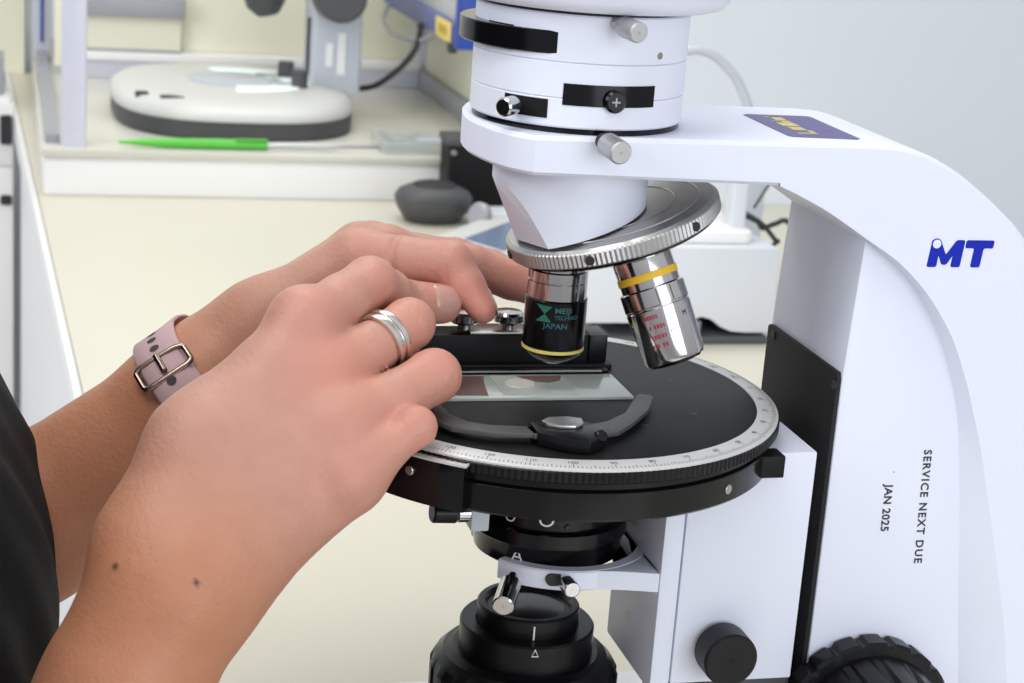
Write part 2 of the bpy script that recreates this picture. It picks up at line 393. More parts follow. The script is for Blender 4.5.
# cable from the stereo microscope
b = B(); tube(b, [(192, 1478, LZ+30), (212, 1466, LZ+36), (235, 1450, LZ+58), (250, 1446, LZ+78), (256, 1450, -52), (258, 1452, -42), (259, 1454, -38), (257, 1456, -34)], 3.4)
obj('power_cable', b, 'ink', label='black cable curving up from the stereo microscope base to the blue unit', cat='cable')

# blue unit hung in the corner of the enclosure
t = thing('blue_unit', 'blue and grey unit with yellow label above the raised shelf', 'instrument', (290, 1400, -45))
b = B(); box(b, 272, 311, 1304, 1690, -22, 130); obj('body', b, 'greyplastic', t, bevel=3)
b = B(); box(b, 261, 280, 1306, 1688, -37, -16); br = obj('lower_bar', b, 'navy', t, bevel=3)
b = B(); box(b, 262, 311, 1286, 1304, -40, 134); obj('end_frame', b, 'blue', t, bevel=3)
b = B(); box(b, 259.6, 261, 1312, 1384, -36, -15); lb = obj('label_plate', b, 'labelyellow', t, label='yellow label', bevel=.4)
b = B(); box(b, 259.2, 259.7, 1326, 1366, -30, -21); obj('print', b, 'ochre', lb)
b = B(); cyl(b, (270, 1340, -50), (270, 1340, -37), 5, 7); obj('foot_screw', b, 'darkgrey', t)
b = B(); tube(b, [(262, 1660, -34), (252, 1640, -52), (252, 1560, -60), (258, 1450, -52), (266, 1400, -37)], 3); obj('loop_handle', b, 'aludark', t)

# ================================================================== small things on the bench
t = thing('green_pen', 'bright green capped pen lying along the raised shelf front', 'pen', (20, 1245, LZ))
b = B(); lathe(b, [(0, 0), (1.5, 1), (3.4, 22), (5.0, 50), (5.4, 96), (5.0, 148), (0, 149)], (-88, 1238, LZ+5.6), (1, .02, 0), seg=24); obj('barrel', b, 'penbody', t)
b = B(); box(b, 28, 60, 1235, 1240, LZ+10.4, LZ+11.6); obj('clip', b, 'penbody', t)
b = B(); lathe(b, [(0, 0), (2.6, 0), (2.6, 62), (1.5, 72), (0, 73)], (61, 1241, LZ+5.2), (1, .02, 0), seg=18); obj('refill_tip', b, 'steelw', t)
b = B(); lathe(b, [(0, 0), (2.2, 0), (2.2, 130), (.9, 140), (0, 140)], (70, 1262, LZ+2.6), (1, .05, 0), seg=16)
obj('steel_rod', b, 'steelw', label='thin grey rod lying behind the green pen', cat='rod')
t = thing('clear_slab', 'clear plastic slab at the front of the raised shelf beside the rod', 'slab', (240, 1270, LZ))
b = B(); prism(b, rrect(238, 1268, 60, 34, 4), 'z', LZ+1, LZ+13); obj('block', b, 'clear', t)
b = B(); prism(b, rrect(240, 1252, 22, 10, 3), 'z', LZ+13.1, LZ+14); obj('top_patch', b, 'greyblue', t)  # flat grey-blue patch on the slab top

t = thing('black_dish', 'black rounded dish shaped stand left of the tall black box', 'stand', (212, 1135, TZ))
b = B(); stack_oval(b, 212, 1135, [(20, 17, TZ), (28, 21, TZ+2), (36, 29, TZ+14), (39, 32, TZ+25), (35, 30, TZ+31), (24, 22, TZ+36)], 2.2, 0, 48); obj('shell', b, 'darkgrey', t, ang=60)
b = B(); stack_oval(b, 213, 1135, [(22, 19, TZ+36), (20, 17, TZ+38.5), (11, 11, TZ+40)], 2.2, 0, 40); obj('top_pad', b, 'ink', t)
t = thing('black_box', 'tall black box standing behind the microscope head', 'box', (268, 1195, TZ))
b = B(); prism(b, rrect(267, 1196, 32, 22, 4), 'z', TZ, TZ+68); obj('case', b, 'blackmatte', t, bevel=1)
b = B(); prism(b, rrect(267, 1196, 34, 24, 4), 'z', TZ+68.2, TZ+76); obj('lid', b, 'darkgrey', t, bevel=1.5)
b = B(); cyl(b, (239, 1173.6, TZ+62), (239, 1170, TZ+62), 3, 2.6); obj('rivet', b, 'steel', t)
t = thing('pale_holder', 'pale plastic holder with grey knob in front of the black box', 'holder', (265, 1105, TZ))
b = B(); prism(b, [(256, 1088), (296, 1098), (292, 1136), (260, 1132)], 'z', TZ, TZ+17); obj('holder_body', b, 'boxwhite', t, bevel=4)
b = B(); lathe(b, [(0, 0), (11, 0), (13, 3), (13, 9), (10, 12), (0, 12)], (254, 1096, TZ+13.5), (-.75, -.5, .3), seg=36); obj('knob', b, 'aludark', t)
t = thing('lcd_meter', 'pale grey meter with blue screen lying behind the left fingers', 'meter', (280, 1030, TZ))
q = [(178, 1000), (295, 1142), (330, 1116), (338, 1060), (225, 922)]
b = B(); prism(b, q, 'z', TZ, TZ+14); obj('case', b, 'greyplastic', t, bevel=3)
b = B(); prism(b, [(212, 998), (300, 1102), (326, 1060), (238, 952)], 'z', TZ+14.1, TZ+14.8); obj('screen', b, 'screen', t)

# right-hand boxes
t = thing('white_instrument_box', 'white box with arched foot behind the stage', 'instrument', (310, 780, TZ))
b = B()
fz = TZ+14
prof = [(232, -111), (394, -111), (396, -114), (398, TZ+14), (395, TZ+9), (374, TZ+9), (362, TZ+10), (352, TZ+14), (344, TZ+20), (336, TZ+22), (326, TZ+19), (312, TZ+17), (232, TZ+17)]
prism(b, prof, 'y', 702, 890); obj('case', b, 'boxwhite', t, bevel=1.5)
b = B(); box(b, 262, 393, 700, 880, TZ, TZ+6.5); obj('base_plate', b, 'darkgrey', t, bevel=1)
b = B(); box(b, 290, 340, 712, 870, TZ+6.5, TZ+16); obj('foot', b, 'aludark', t, bevel=1)
t = thing('white_tray_stand', 'white tray with upright post on top of the white box', 'stand', (320, 780, -111))
b = B(); prism(b, rrect(318, 765, 60, 52, 8), 'z', -110.8, -101); obj('tray', b, 'tableedge', t, bevel=2)
b = B(); prism(b, rrect(371, 742, 6.5, 9, 2), 'z', -101, -38); obj('post', b, 'boxwhite', t)
b = B(); stack_oval(b, 335, 775, [(26, 24, -100.8), (26, 24, -92), (23, 21, -86)], 2.4, 0, 40); obj('dish', b, 'specpale', t, label='beige round dish')
b = B(); prism(b, rrect(448, 905, 13, 10, 3), 'z', TZ, -72); 
obj('grey_pipe', b, 'greyblue', label='grey upright pole behind the white tray post', cat='pole')
b = B(); tube(b, [(384, 735, -86), (392, 740, -76), (405, 752, -66), (425, 770, -58), (450, 800, -62), (480, 850, -120), (500, 900, TZ+3)], 1.2)
obj('black_wire', b, 'darkgrey', label='thin dark wire arching up behind the white post', cat='cable')
b = B(); tube(b, [(386, 760, -97), (396, 752, -101), (404, 760, -108), (420, 772, -107), (440, 790, -110), (480, 830, -150), (520, 870, TZ+4)], 2.2)
cb = obj('black_cable', b, 'ink', label='thick black cable bundle beside the white tray', cat='cable')
b = B(); tube(b, [(392, 770, -98), (402, 757, -104), (412, 748, -116), (418, 760, -119), (430, 800, -140), (460, 850, TZ+4)], 1.9); obj('loose_end', b, 'ink', cb)
b = B(); tube(b, [(236, 640, 20), (255, 640, 40), (274, 640, 48), (289, 640, 50), (303, 640, 45), (318, 640, 32), (327, 640, 18), (336, 640, 2), (356, 640, -11), (400, 645, -22), (445, 650, -60), (460, 655, -120), (465, 660, TZ+4)], 3.6)
obj('grey_cable', b, 'greyblue', label='pale grey cable looping behind the microscope head against the wall', cat='cable')

# ================================================================== polarising microscope
mic = thing('polarizing_microscope', 'large white microscope with round black stage in the foreground', 'microscope', (90, 0, TZ))
# base
b = B(); prism(b, rrect(72, 0, 125, 84, 18, 6), 'z', TZ, -160); obj('base', b, 'beige', mic, bevel=3)
# C-shaped arm ---------------------------------------------------
OUT = [(66.7, 103), (80, 103), (98, 103), (108, 102.7), (116, 101.6), (124.5, 99), (136.5, 93), (149, 84.5), (158, 77.5), (165.6, 70.5), (176, 57), (186, 40), (196, 18), (205, -10), (212, -45), (217, -90), (220, -160)]
IN_A = [(66.7, 87.4), (78.0, 81.4), (90.5, 75.4), (105.9, 65.9), (114.3, 60.4), (121.0, 55.5), (128.5, 47.9), (135.6, 38.3), (141.7, 27.8), (147.4, 14.8), (151.1, 4.0), (154.0, -7.3), (157.5, -27.7), (161.3, -52.7), (165.3, -82.5), (170.1, -114.4), (176, -160)]
IN_B = [(66.7, 87.4), (74.7, 84.0), (87.0, 78.0), (103.1, 68.3), (111.7, 63.2), (119.2, 58.0), (128.5, 49.4), (136.4, 39.9), (143.8, 28.7), (151.1, 13.0), (156.5, -0.9), (160.9, -13.0), (167.1, -33.5), (173.3, -54.4), (178.3, -72.3), (183.8, -93.0), (197, -160)]
def smooth_poly(P, n=4):
    V = [Vector((*p, 0)) for p in P]; out = []
    for i in range(len(V)-1):
        a = V[max(i-1, 0)]; q = V[i]; c = V[i+1]; e = V[min(i+2, len(V)-1)]
        for k in range(n):
            s = k/n; w_ = .5*((2*q)+(c-a)*s+(2*a-5*q+4*c-e)*s*s+(3*q-a-3*c+e)*s**3); out.append((w_.x, w_.y))
    out.append(P[-1]); return out
OUT = smooth_poly(OUT, 3); IN_A = smooth_poly(IN_A, 4); IN_B = smooth_poly(IN_B, 4)
b = B()
ARMY0, ARMY1 = -40., 40.
rows = []
for yy, inn in ((ARMY0+7, IN_A), (ARMY0, IN_B), (ARMY1, IN_B), (ARMY1-7, IN_A)):
    rows.append([b.verts.new((x, yy, z)) for x, z in inn])
outs = []
ed = 1.6
for yy, k in ((ARMY0, ed), (ARMY0+ed*.35, ed*.35), (ARMY0+ed, 0), (ARMY1-ed, 0), (ARMY1-ed*.35, ed*.35), (ARMY1, ed)):
    row = []
    for i, (x, z) in enumerate(OUT):
        p0 = OUT[max(i-1, 0)]; p1 = OUT[min(i+1, len(OUT)-1)]
        tx, tz = p1[0]-p0[0], p1[1]-p0[1]; L = math.hypot(tx, tz); nx, nz = -tz/L, tx/L
        if i == 0: nx, nz = 0, 1
        row.append(b.verts.new((x-nx*k, yy, z-nz*k)))
    outs.append(row)
def strip(bm, a, c):
    for i in range(len(a)-1): face(bm, [a[i], a[i+1], c[i+1], c[i]])
strip(b, rows[0], rows[1]); strip(b, rows[2], rows[3]); strip(b, rows[3], rows[0])
for i in range(len(outs)-1): strip(b, outs[i], outs[i+1])
# flank faces between outer and inner outlines, plus the front end and top/bottom stubs joining the beam
for o_, r_ in ((outs[0], rows[1]), (outs[-1], rows[2])):
    n0, n1 = len(o_), len(r_); i = j = 0
    while i < n0-1 or j < n1-1:
        if j == n1-1 or (i < n0-1 and (i+1)/(n0-1) <= (j+1)/(n1-1)):
            face(b, [o_[i], o_[i+1], r_[j]]); i += 1
        else:
            face(b, [o_[i], r_[j+1], r_[j]]); j += 1
obj('arm', b, 'white', mic, ang=14)
# horizontal beam with rounded nose
half = [(66.7, -40), (-24, -40), (-30, -34), (-34.4, -25), (-37, -14), (-38.3, -5), (-38.5, 0)]
nose = half + [(x, -y) for x, y in half[::-1][1:]]
b = B()
def zt(x): return 103.0
def zb(x): return 89.3 - (x+25)*.021
rws = []
for k, (ins, tt) in enumerate(((1.2, 0), (0, .9), (0, 'm'), (1.2, 'e'))):
    row = []
    for x, y in nose:
        L = max(math.hypot(x-20, y), 1); f = 1-ins/L
        yy = y*(1-ins/40) if x > -26 else y*f; xx = x if x > -26 else 20+(x-20)*f
        lo, hi = zb(x), zt(x)
        z = {0: lo, 1: lo+1.2, 2: hi-1.6, 3: hi}[k]
        if k == 3: pass
        row.append(b.verts.new((xx, yy, z)))
    rws.append(row)
n = len(nose)
for i in range(3):
    for k in range(n): face(b, [rws[i][k], rws[i][(k+1) % n], rws[i+1][(k+1) % n], rws[i+1][k]])
face(b, rws[0][::-1]); face(b, rws[3])
beam = obj('beam', b, 'white', mic, ang=30)
# sticker on the beam
def stk(x, y, z=103.25): return (x, y, z)
b = B(); prism(b, [(73.6, 17.5), (75.5, 19.4), (99.5, 18.6), (101, 17), (100.4, -29), (98.5, -30.6), (75, -28.6), (73.4, -27)], 'z', 103.02, 103.2); st = obj('sticker', b, 'purple', mic, label='violet sticker with yellow lettering on the beam')
b = B()
text_bm(b, 'QUMSX', 9, lambda x, y: (88.2-0-y*.95-3, -25+x*1.06, 103.3), offset=.25, spacing=1.1) if False else None
for (u0, u1, v0, v1) in ((9, 13.5, 12.5, 7), (7, 9, 14.5, 13.2), (9.6, 13.2, 4.2, 1.5), (6.2, 13.8, 5.4, 4.6), (6.6, 13.4, .9, -6), (7.2, 12.6, -8.2, -14.5), (12.0, 14, -15.2, -19.5), (6.2, 14, -20.2, -21.6)):
    prism(b, rrect(73.5+(u0+u1)/2, (v0+v1)/2, abs(u1-u0)/2, abs(v0-v1)/2, .4, 2), 'z', 103.2, 103.3)
obj('yellow_lettering', b, 'stickeryellow', st)
b = B()
for k in range(7):
    box(b, 89+k*1.5-.35, 89+k*1.5+.3, -16+k*.4, 12-k*1.2, 103.2, 103.27)
obj('small_print', b, 'stickerlilac', st)
# column panel under the arm
FL = -33.
PAN = [(105.6, 66.4), (103.3, 17), (103.6, -160)] + [(x+2.5, z) for x, z in IN_A[::-1] if z < 65] + [(107, 66)]
b = B(); prism(b, PAN, 'y', FL, 37); obj('column', b, 'white', mic, bevel=.8)
b = B()
text_bm(b, 'SERVICE NEXT DUE', 4.6, lambda x, y: (141.0+y*1.0+x*.048, FL-.12, -15.0-x*.98), spacing=1.22, offset=.12)
text_bm(b, 'JAN 2025', 4.6, lambda x, y: (126.6+y+x*.03, FL-.12, -28.9-x), spacing=1.06, offset=.12)
obj('service_text', b, 'ink', mic, label='stamped black service date')
b = B()
for x, z in ((129.4, -23.8),): box(b, x-.2, x+.2, FL-.1, FL, z-.2, z+.2)
obj('dot_mark', b, 'ink', mic)
# MT mark
b = B()
MP = [(0, 0), (3.8, 0), (3.8, 4.6), (5.7, .9), (7.7, .9), (9.6, 4.6), (9.6, 0), (13.3, 0), (13.3, 10.2), (9.9, 10.2), (6.7, 4.6), (3.4, 10.2), (0, 10.2)]
TP = [(17.6, 0), (21.4, 0), (21.4, 7.2), (25.2, 7.2), (25.2, 10.2), (13.9, 10.2), (13.9, 7.2), (17.6, 7.2)]
for q in (MP, TP):
    prism(b, [(127.7+x+z*.10, 58.5+z) for x, z in q], 'y', ARMY0-.2, ARMY0-.02)
bmesh.ops.bevel(b, geom=[e for e in b.edges if abs(e.verts[0].co.y-e.verts[1].co.y) > .1], offset=.7, segments=3, profile=.5, affect='EDGES', clamp_overlap=True)
lg = obj('logo', b, 'blueink', mic, label='blue MT lettering')
b = B(); cyl(b, (130.6, ARMY0-.35, 67.2), (130.6, ARMY0-.05, 67.2), 2.0, cham=.02); obj('logo_ring', b, 'blueink', lg)
b = B(); cyl(b, (130.6, ARMY0-.45, 67.2), (130.6, ARMY0-.3, 67.2), 1.65, cham=.02); obj('logo_dot', b, 'white', lg)
# black plate on the inner face of the column
b = B(); prism(b, [(-32.2, 13), (-31.2, 15.6), (35, 15.6), (36.6, 14.5), (36.8, -160), (-32.2, -160)], 'x', 101.6, 103.6); pl = obj('black_plate', b, 'plate', mic, bevel=.4)
for yy, zz in ((-30.5, 10.5), (29.5, 12.5)):
    b = B(); cyl(b, (101.7, yy, zz), (101.0, yy, zz), 1.8); obj('screw', b, 'ink', pl)

# focusing block
b = B(); box(b, 44.6, 93.6, -40, 36, -104.5, -12.6); obj('focus_block', b, 'white', mic, bevel=.8)
b = B(); prism(b, rrect(78, -2, 18, 34, 3), 'z', -160, -106); obj('block_foot', b, 'darkgrey', mic)
b = B(); box(b, 36.4, 44.2, -40, 14, -107.5, -22); br = obj('stage_bracket', b, 'white', mic, bevel=1.2)
b = B(); cyl(b, (36.6, -9.5, -90), (36.1, -9.5, -90), 2.4, cham=.1); obj('bracket_hole', b, 'whiteink', br)
# small knurled focus knob
b = B(); cyl(b, (62.6, -40, -89.5), (62.6, -41.5, -89.5), 5); cyl(b, (62.6, -41.5, -89.5), (62.6, -53.5, -89.5), 10.6, 10.6, cham=.8, knurl=60, kd=.22)
obj('fine_focus_knob', b, 'black', mic)
# large focus knob
CK = (127, -127)
b = B()
def rib(k, r, t_): return -1.1 if (k % 8) < 2 else 0
lathe(b, [(0, 0), (34, 0), (36.5, 1.2), (36.5, 9), (35, 10.2), (31.5, 10.4), (31.5, 12), (0, 12)], (CK[0], FL, CK[1]), (0, -1, 0), seg=160, mod=lambda k, r, t_: (-1.3 if (k % 8) in (3, 4) and r > 34.5 else 0))
kn = obj('coarse_focus_knob', b, 'black', mic, ang=30)
b = B()
lathe(b, [(0, 11), (30.5, 11), (31.5, 12), (30, 34), (28, 36), (24, 36.4), (22, 34), (0, 34)], (CK[0], FL, CK[1]), (0, -1, 0), seg=144, mod=lambda k, r, t_: (-2.6 if (k % 9) in (0, 1, 2) and r > 27 and 13 < t_ or (k % 9) in (0, 1, 2) and r > 29.9 and t_ > 30 else 0))
obj('knob_grip', b, 'black', kn, ang=30)

# stage ------------------------------------------------------------
stg = bpy.data.objects.new('stage', None); COL.objects.link(stg); stg.parent = mic
b = B(); lathe(b, [(0, -.35), (77.6, -.35), (78, -.5), (78, -5), (0, -5)], seg=128, cap=False); obj('top_plate', b, 'blackmatte', stg)
b = B(); lathe(b, [(78, -4), (78, -.25), (78.3, 0), (85.2, -.6), (86, -1.1), (86, -2), (78, -4)], seg=180, cap=False)
for k in range(360):
    a = R(k); L = 2.7 if k % 10 == 0 else (2.1 if k % 5 == 0 else 1.4)
    u = Vector((math.cos(a), math.sin(a), 0)); v = Vector((-u.y, u.x, 0)); wd = .13
    z = lambda r: -(r-78.3)/6.9*.6+.06
    r0, r1 = 85.1-L, 85.1
    face(b, [b.verts.new(u*r_+v*s+Vector((0, 0, z(r_)))) for r_, s in ((r0, -wd), (r1, -wd), (r1, wd), (r0, wd))], 1)
for k in range(36):
    a = R(k*10); u = Vector((math.cos(a), math.sin(a), 0)); v = Vector((-u.y, u.x, 0))
    text_bm(b, str((360-k*10) % 360), 2.7, lambda x, y, u=u, v=v: u*(79.6+y)+v*(-x)+Vector((0, 0, -.05-(y+1.3)/6.9*.6+.08)) if False else u*(81.9-y)+v*x+Vector((0, 0, .08-(81.9-y-78.3)/6.9*.6)), mi=1, align='CENTER')
obj('scale_ring', b, ['scale', 'ink'], stg, label='silver degree ring')
b = B(); lathe(b, [(70, -2), (85.9, -1.6), (86.6, -2.2), (86.6, -5.6), (85.8, -6.1), (70, -6.1)], seg=480, cap=False, mod=lambda k, r, t_: (-.35 if k % 2 and r > 86 else 0)); obj('knurled_rim', b, 'black', stg, ang=20)
b = B(); lathe(b, [(60, -6), (82.5, -6), (82.5, -9.3), (83.5, -9.6), (84, -10.2), (84, -19.6), (83, -20.6), (0, -20.6)], seg=160, cap=False); obj('stage_body', b, 'blackgloss', stg)
b = B(); lathe(b, [(76, -20.2), (86.4, -20.2), (88.8, -19.6), (89, -7), (88.4, -2.8), (86.9, -2.6), (76, -3)], seg=24, a0=R(192), a1=R(236)); obj('vernier_block', b, 'blackgloss', stg)
b = B(); lathe(b, [(86.2, -2.6), (89.6, -2.7), (89.6, -3.4), (86.2, -3.4)], seg=24, a0=R(205), a1=R(236.5))
for k in range(24):
    a = R(207+k*1.22); u = Vector((math.cos(a), math.sin(a), 0)); v = Vector((-u.y, u.x, 0))
    face(b, [b.verts.new(u*r_+v*s+Vector((0, 0, -2.55))) for r_, s in ((86.3, -.12), (87.9, -.12), (87.9, .12), (86.3, .12))], 1)
obj('vernier_scale', b, ['scale', 'ink'], stg, ang=30)
a = R(223); u = Vector((math.cos(a), math.sin(a), 0))
b = B(); cyl(b, u*88+Vector((0, 0, -8.6)), u*90.2+Vector((0, 0, -8.6)), 1.7, cham=.3); obj('vernier_screw', b, 'steel', stg)
a = R(286); u = Vector((math.cos(a), math.sin(a), 0))
a = R(304); u = Vector((math.cos(a), math.sin(a), 0))
b = B(); cyl(b, u*83.6+Vector((0, 0, -15)), u*84.5+Vector((0, 0, -15)), 1.8, cham=.2); obj('lock_screw', b, 'steel', stg)
b = B(); box(b, 62, 76.6, -50, -40.4, -18.8, -10.4); obj('clamp_block', b, 'blackmatte', stg, bevel=.6)
for x, y in ((24, -42), (52, 10), (47, -30), (28, 44)):
    b = B(); cyl(b, (x, y, -.5), (x, y, -.28), 1.6, cham=.05); obj('threaded_hole', b, 'ink', stg)

# mechanical slide bar
hl = bpy.data.objects.new('slide_holder', None); COL.objects.link(hl); hl.parent = mic
b = B(); box(b, -46, 24, 30.5, 44, -.3, 12.4); obj('bar', b, 'blackmatte', hl, bevel=.5)
b = B(); box(b, -46, 33, 26, 46, -.35, 1.6); box(b, -40, 30, 21, 26, -.35, .9); obj('bar_base', b, 'blackmatte', hl, bevel=.4)
b = B(); box(b, 24, 31.5, 29.5, 44, 1.6, 12.6); obj('end_block', b, 'black', hl, bevel=.6)
b = B(); box(b, -24, 4, 31, 43, 12.5, 13.6); obj('top_strip', b, 'steel', hl, bevel=.2)
for x in (-25.8, -8.2):
    b = B(); cyl(b, (x, 34.5, 13.6), (x, 34.5, 17), 2.6); lathe(b, [(0, 0), (5, 0), (6, .9), (6, 3.6), (5.2, 4.6), (0, 5)], (x, 34.5, 16.4), seg=48)
    obj('knob', b, 'chrome', hl)
b = B(); box(b, -38, 27, 20.4, 21, .3, .9); obj('edge_highlight', b, 'steelw', hl)  # pale strip paints the highlight along the bar base edge
# swinging finger clip
b = B()
prism(b, [(-24, -53.8), (-3, -53.5), (7, -49.5), (17, -40), (25, -25), (29, -18.6), (33, -20), (33.6, -22.5), (27, -36.5), (16, -51.5), (8, -60.5), (-3, -63.5), (-23, -62.5)], 'z', 2.2, 4)
obj('clip_arm', b, 'darkgrey', hl, bevel=.35, ang=30)  # dark grey paints the sheen on top of the black arm
b = B()
prism(b, [(-21, -53.8), (-21, -61.8), (-36, -60.5), (-50, -53.5), (-55, -44), (-56, -28), (-52, -25), (-48.5, -28), (-47.5, -39), (-43, -47.5), (-36, -51.5)], 'z', 2.2, 4)
obj('clip_arm', b, 'darkgrey', hl, bevel=.35, ang=30)  # same painted sheen: grey on an arm that is black
b = B(); prism(b, [(-22, -52), (-3, -51.5), (3, -57), (2, -66), (-6, -73), (-13, -71), (-22, -63.5)], 'z', .2, 5); hub = obj('clip_hub', b, 'black', hl, bevel=.5)
b = B(); prism(b, [(-18.6, -54.5), (-15, -50.8), (-8, -50.3), (-3.4, -52.6), (-4.2, -57.8), (-8, -61), (-13.5, -60.5), (-17.5, -58)], 'z', 5, 6.4); obj('clip_screw', b, 'steelw', hl, bevel=.5)
b = B(); cyl(b, (-1.5, -65.5, 3.5), (-.5, -68.5, 5.2), 2.2); obj('clip_knob', b, 'blackgloss', hl)

# condenser ----------------------------------------------------------
cn = bpy.data.objects.new('condenser', None); COL.objects.link(cn); cn.parent = mic
b = B(); lathe(b, [(0, -20), (27.2, -20), (27.2, -46), (27.2, -47), (30.2, -47.8), (30.2, -53), (29.4, -54), (28, -62), (22, -66), (0, -66)], (3.6, 0, 0), seg=96, cap=False); cb_ = obj('condenser_body', b, 'blackgloss', cn)
b = B()
def oncyl(s, a_deg, zc, size, bm, r=27.35, cx=3.6, up=1):
    text_bm(bm, s, size, lambda x, y: (cx+r*math.cos(R(a_deg)+x/r), r*math.sin(R(a_deg)+x/r), zc+y*up), align='CENTER')
oncyl('O', 252, -45, 8, b); oncyl('A', 232, -59.8, 7.5, b, 29.0); oncyl('O', 222, -45.5, 6, b)
obj('white_marks', b, 'whiteink', cn)
b = B(); cyl(b, (3, -25, -45), (3, -27.9, -45), 1.2); obj('set_screw', b, 'ink', cn)
# ring carrier, open to the left
b = B(); lathe(b, [(31, -67), (35, -67), (35.6, -66.4), (35.6, -59.8), (35, -59.2), (31, -59.2), (31, -67)], (8, 0, 0), seg=80, a0=R(-144), a1=R(144)); obj('carrier_ring', b, 'white', mic, ang=40)
b = B(); prism(b, [(12, -34.9), (22, -36.2), (36.2, -39.8), (36.2, 14), (30, 27), (34, 17.5), (38, 8), (38, -12), (31, -22), (20, -29)], 'z', -66.8, -59.4); obj('carrier_arm', b, 'white', mic, bevel=.6)
b = B(); cyl(b, (-17, -29, -62.8), (-19, -33.6, -63.6), 2.0); cyl(b, (-19, -33.6, -63.6), (-25.5, -48, -66.2), 4.0, cham=.5, knurl=26, kd=.15); obj('centring_screw', b, 'chrome', mic)
b = B(); prism(b, rrect(-1.2, -62.6, 4.6, 2.4, 2.3), 'y', -34.6, -33); obj('screw_slot', b, 'ink', mic)
b = B(); cyl(b, (1, -33, -62.8), (1, -38, -62.5), 1.6); cyl(b, (1, -38, -62.5), (1.2, -45, -62.2), 3.1, cham=.4, knurl=24, kd=.1); obj('centring_screw', b, 'chrome', mic)
b = B(); box(b, -33, -26, -24, -14, -47, -36); lk = obj('side_bracket', b, 'greyblue', mic, bevel=1)
b = B(); cyl(b, (-33, -20, -40.8), (-38, -20.5, -40.6), 3.6, cham=.4, mi=1); cyl(b, (-38, -20.5, -40.6), (-47.5, -21.5, -39.8), 3.9, cham=.6); obj('lever_knob', b, ['black', 'chrome'], mic)

# lamp housing with field diaphragm ------------------------------------
lm = bpy.data.objects.new('field_lamp', None); COL.objects.link(lm); lm.parent = mic
LX = -1.5
b = B(); lathe(b, [(0, -160), (34, -160), (34, -135), (37, -131), (37, -113), (35, -109.5), (33, -108), (32, -106.6), (30, -106.2), (28.4, -105.4), (26.4, -105.4), (0, -105.4)], (LX, 0, 0), seg=200, mod=lambda k, r, t_: (-.9 if r > 36.5 and (k % 10) < 5 else 0)); obj('ribbed_collar', b, 'black', lm, ang=25)
b = B(); lathe(b, [(26.2, -106), (26.2, -94.6), (25.5, -93.8), (20.2, -93.8)], (LX, 0, 0), seg=96, cap=False); obj('diaphragm_ring', b, 'black', lm)
b = B(); lathe(b, [(19.9, -97), (19.9, -86.8), (19.2, -86), (17.2, -86), (16.3, -86.8), (15.7, -88), (0, -88.5)], (LX, 0, 0), seg=96, cap=False); obj('lens_mount', b, 'black', lm)
b = B(); lathe(b, [(0, -87.4), (9, -87.5), (15.4, -88.2), (15.4, -88.8)], (LX, 0, 0), seg=64, cap=False); obj('lens', b, 'blackgloss', lm)
b = B(); aa = R(262)
def oncl(bm, pts, r):
    face(bm, [bm.verts.new((LX+r*math.cos(aa+x/r), r*math.sin(aa+x/r), z)) for x, z in pts])
oncl(b, [(-.3, -93.6), (.3, -93.6), (.3, -88), (-.3, -88)], 20.05)
for p in ([(-1.4, -97.6), (1.4, -97.6), (1.1, -97.2), (-1.1, -97.2)], [(-1.4, -97.6), (-1.1, -97.2), (0, -95), (0, -94.3)], [(1.4, -97.6), (1.1, -97.2), (0, -95), (0, -94.3)]): oncl(b, p, 26.35)
obj('index_mark', b, 'whiteink', lm)

# head -----------------------------------------------------------------
hd = bpy.data.objects.new('head', None); COL.objects.link(hd); hd.parent = mic; HX = 1.4; HC = Vector((HX, 0, 0)); HR = 38.2
b = B(); lathe(b, [(0, 103), (37.4, 103), (37.4, 105.2), (0, 105.2)], (HX, 0, 0), seg=96); obj('dovetail_ring', b, 'blackgloss', hd)
b = B(); lathe(b, [(0, 105), (37.6, 105), (38.2, 105.6), (38.2, 114.8), (37.9, 115.1), (0, 115.1)], (HX, 0, 0), seg=128); obj('lower_ring', b, 'white2', hd)
b = B(); lathe(b, [(0, 115.1), (37.9, 115.2), (38.2, 115.5), (38.2, 127), (37.9, 127.3), (0, 127.3)], (HX, 0, 0), seg=128); obj('middle_ring', b, 'white2', hd)
b = B(); lathe(b, [(0, 127.3), (37.9, 127.4), (38.2, 127.7), (38.2, 143), (37.6, 143.5), (0, 143.5)], (HX, 0, 0), seg=128); obj('upper_ring', b, 'white2', hd)
b = B(); lathe(b, [(0, 143.5), (36.6, 143.5), (36.6, 145.2), (0, 145.2)], (HX, 0, 0), seg=96); obj('joint_ring', b, 'ink', hd)
b = B(); lathe(b, [(0, 145), (44, 145), (47.5, 146), (50, 149), (51.5, 156), (52, 172), (48, 180), (0, 182)], (3.5, 0, 0), seg=128); obj('tube_base', b, 'white2', hd)
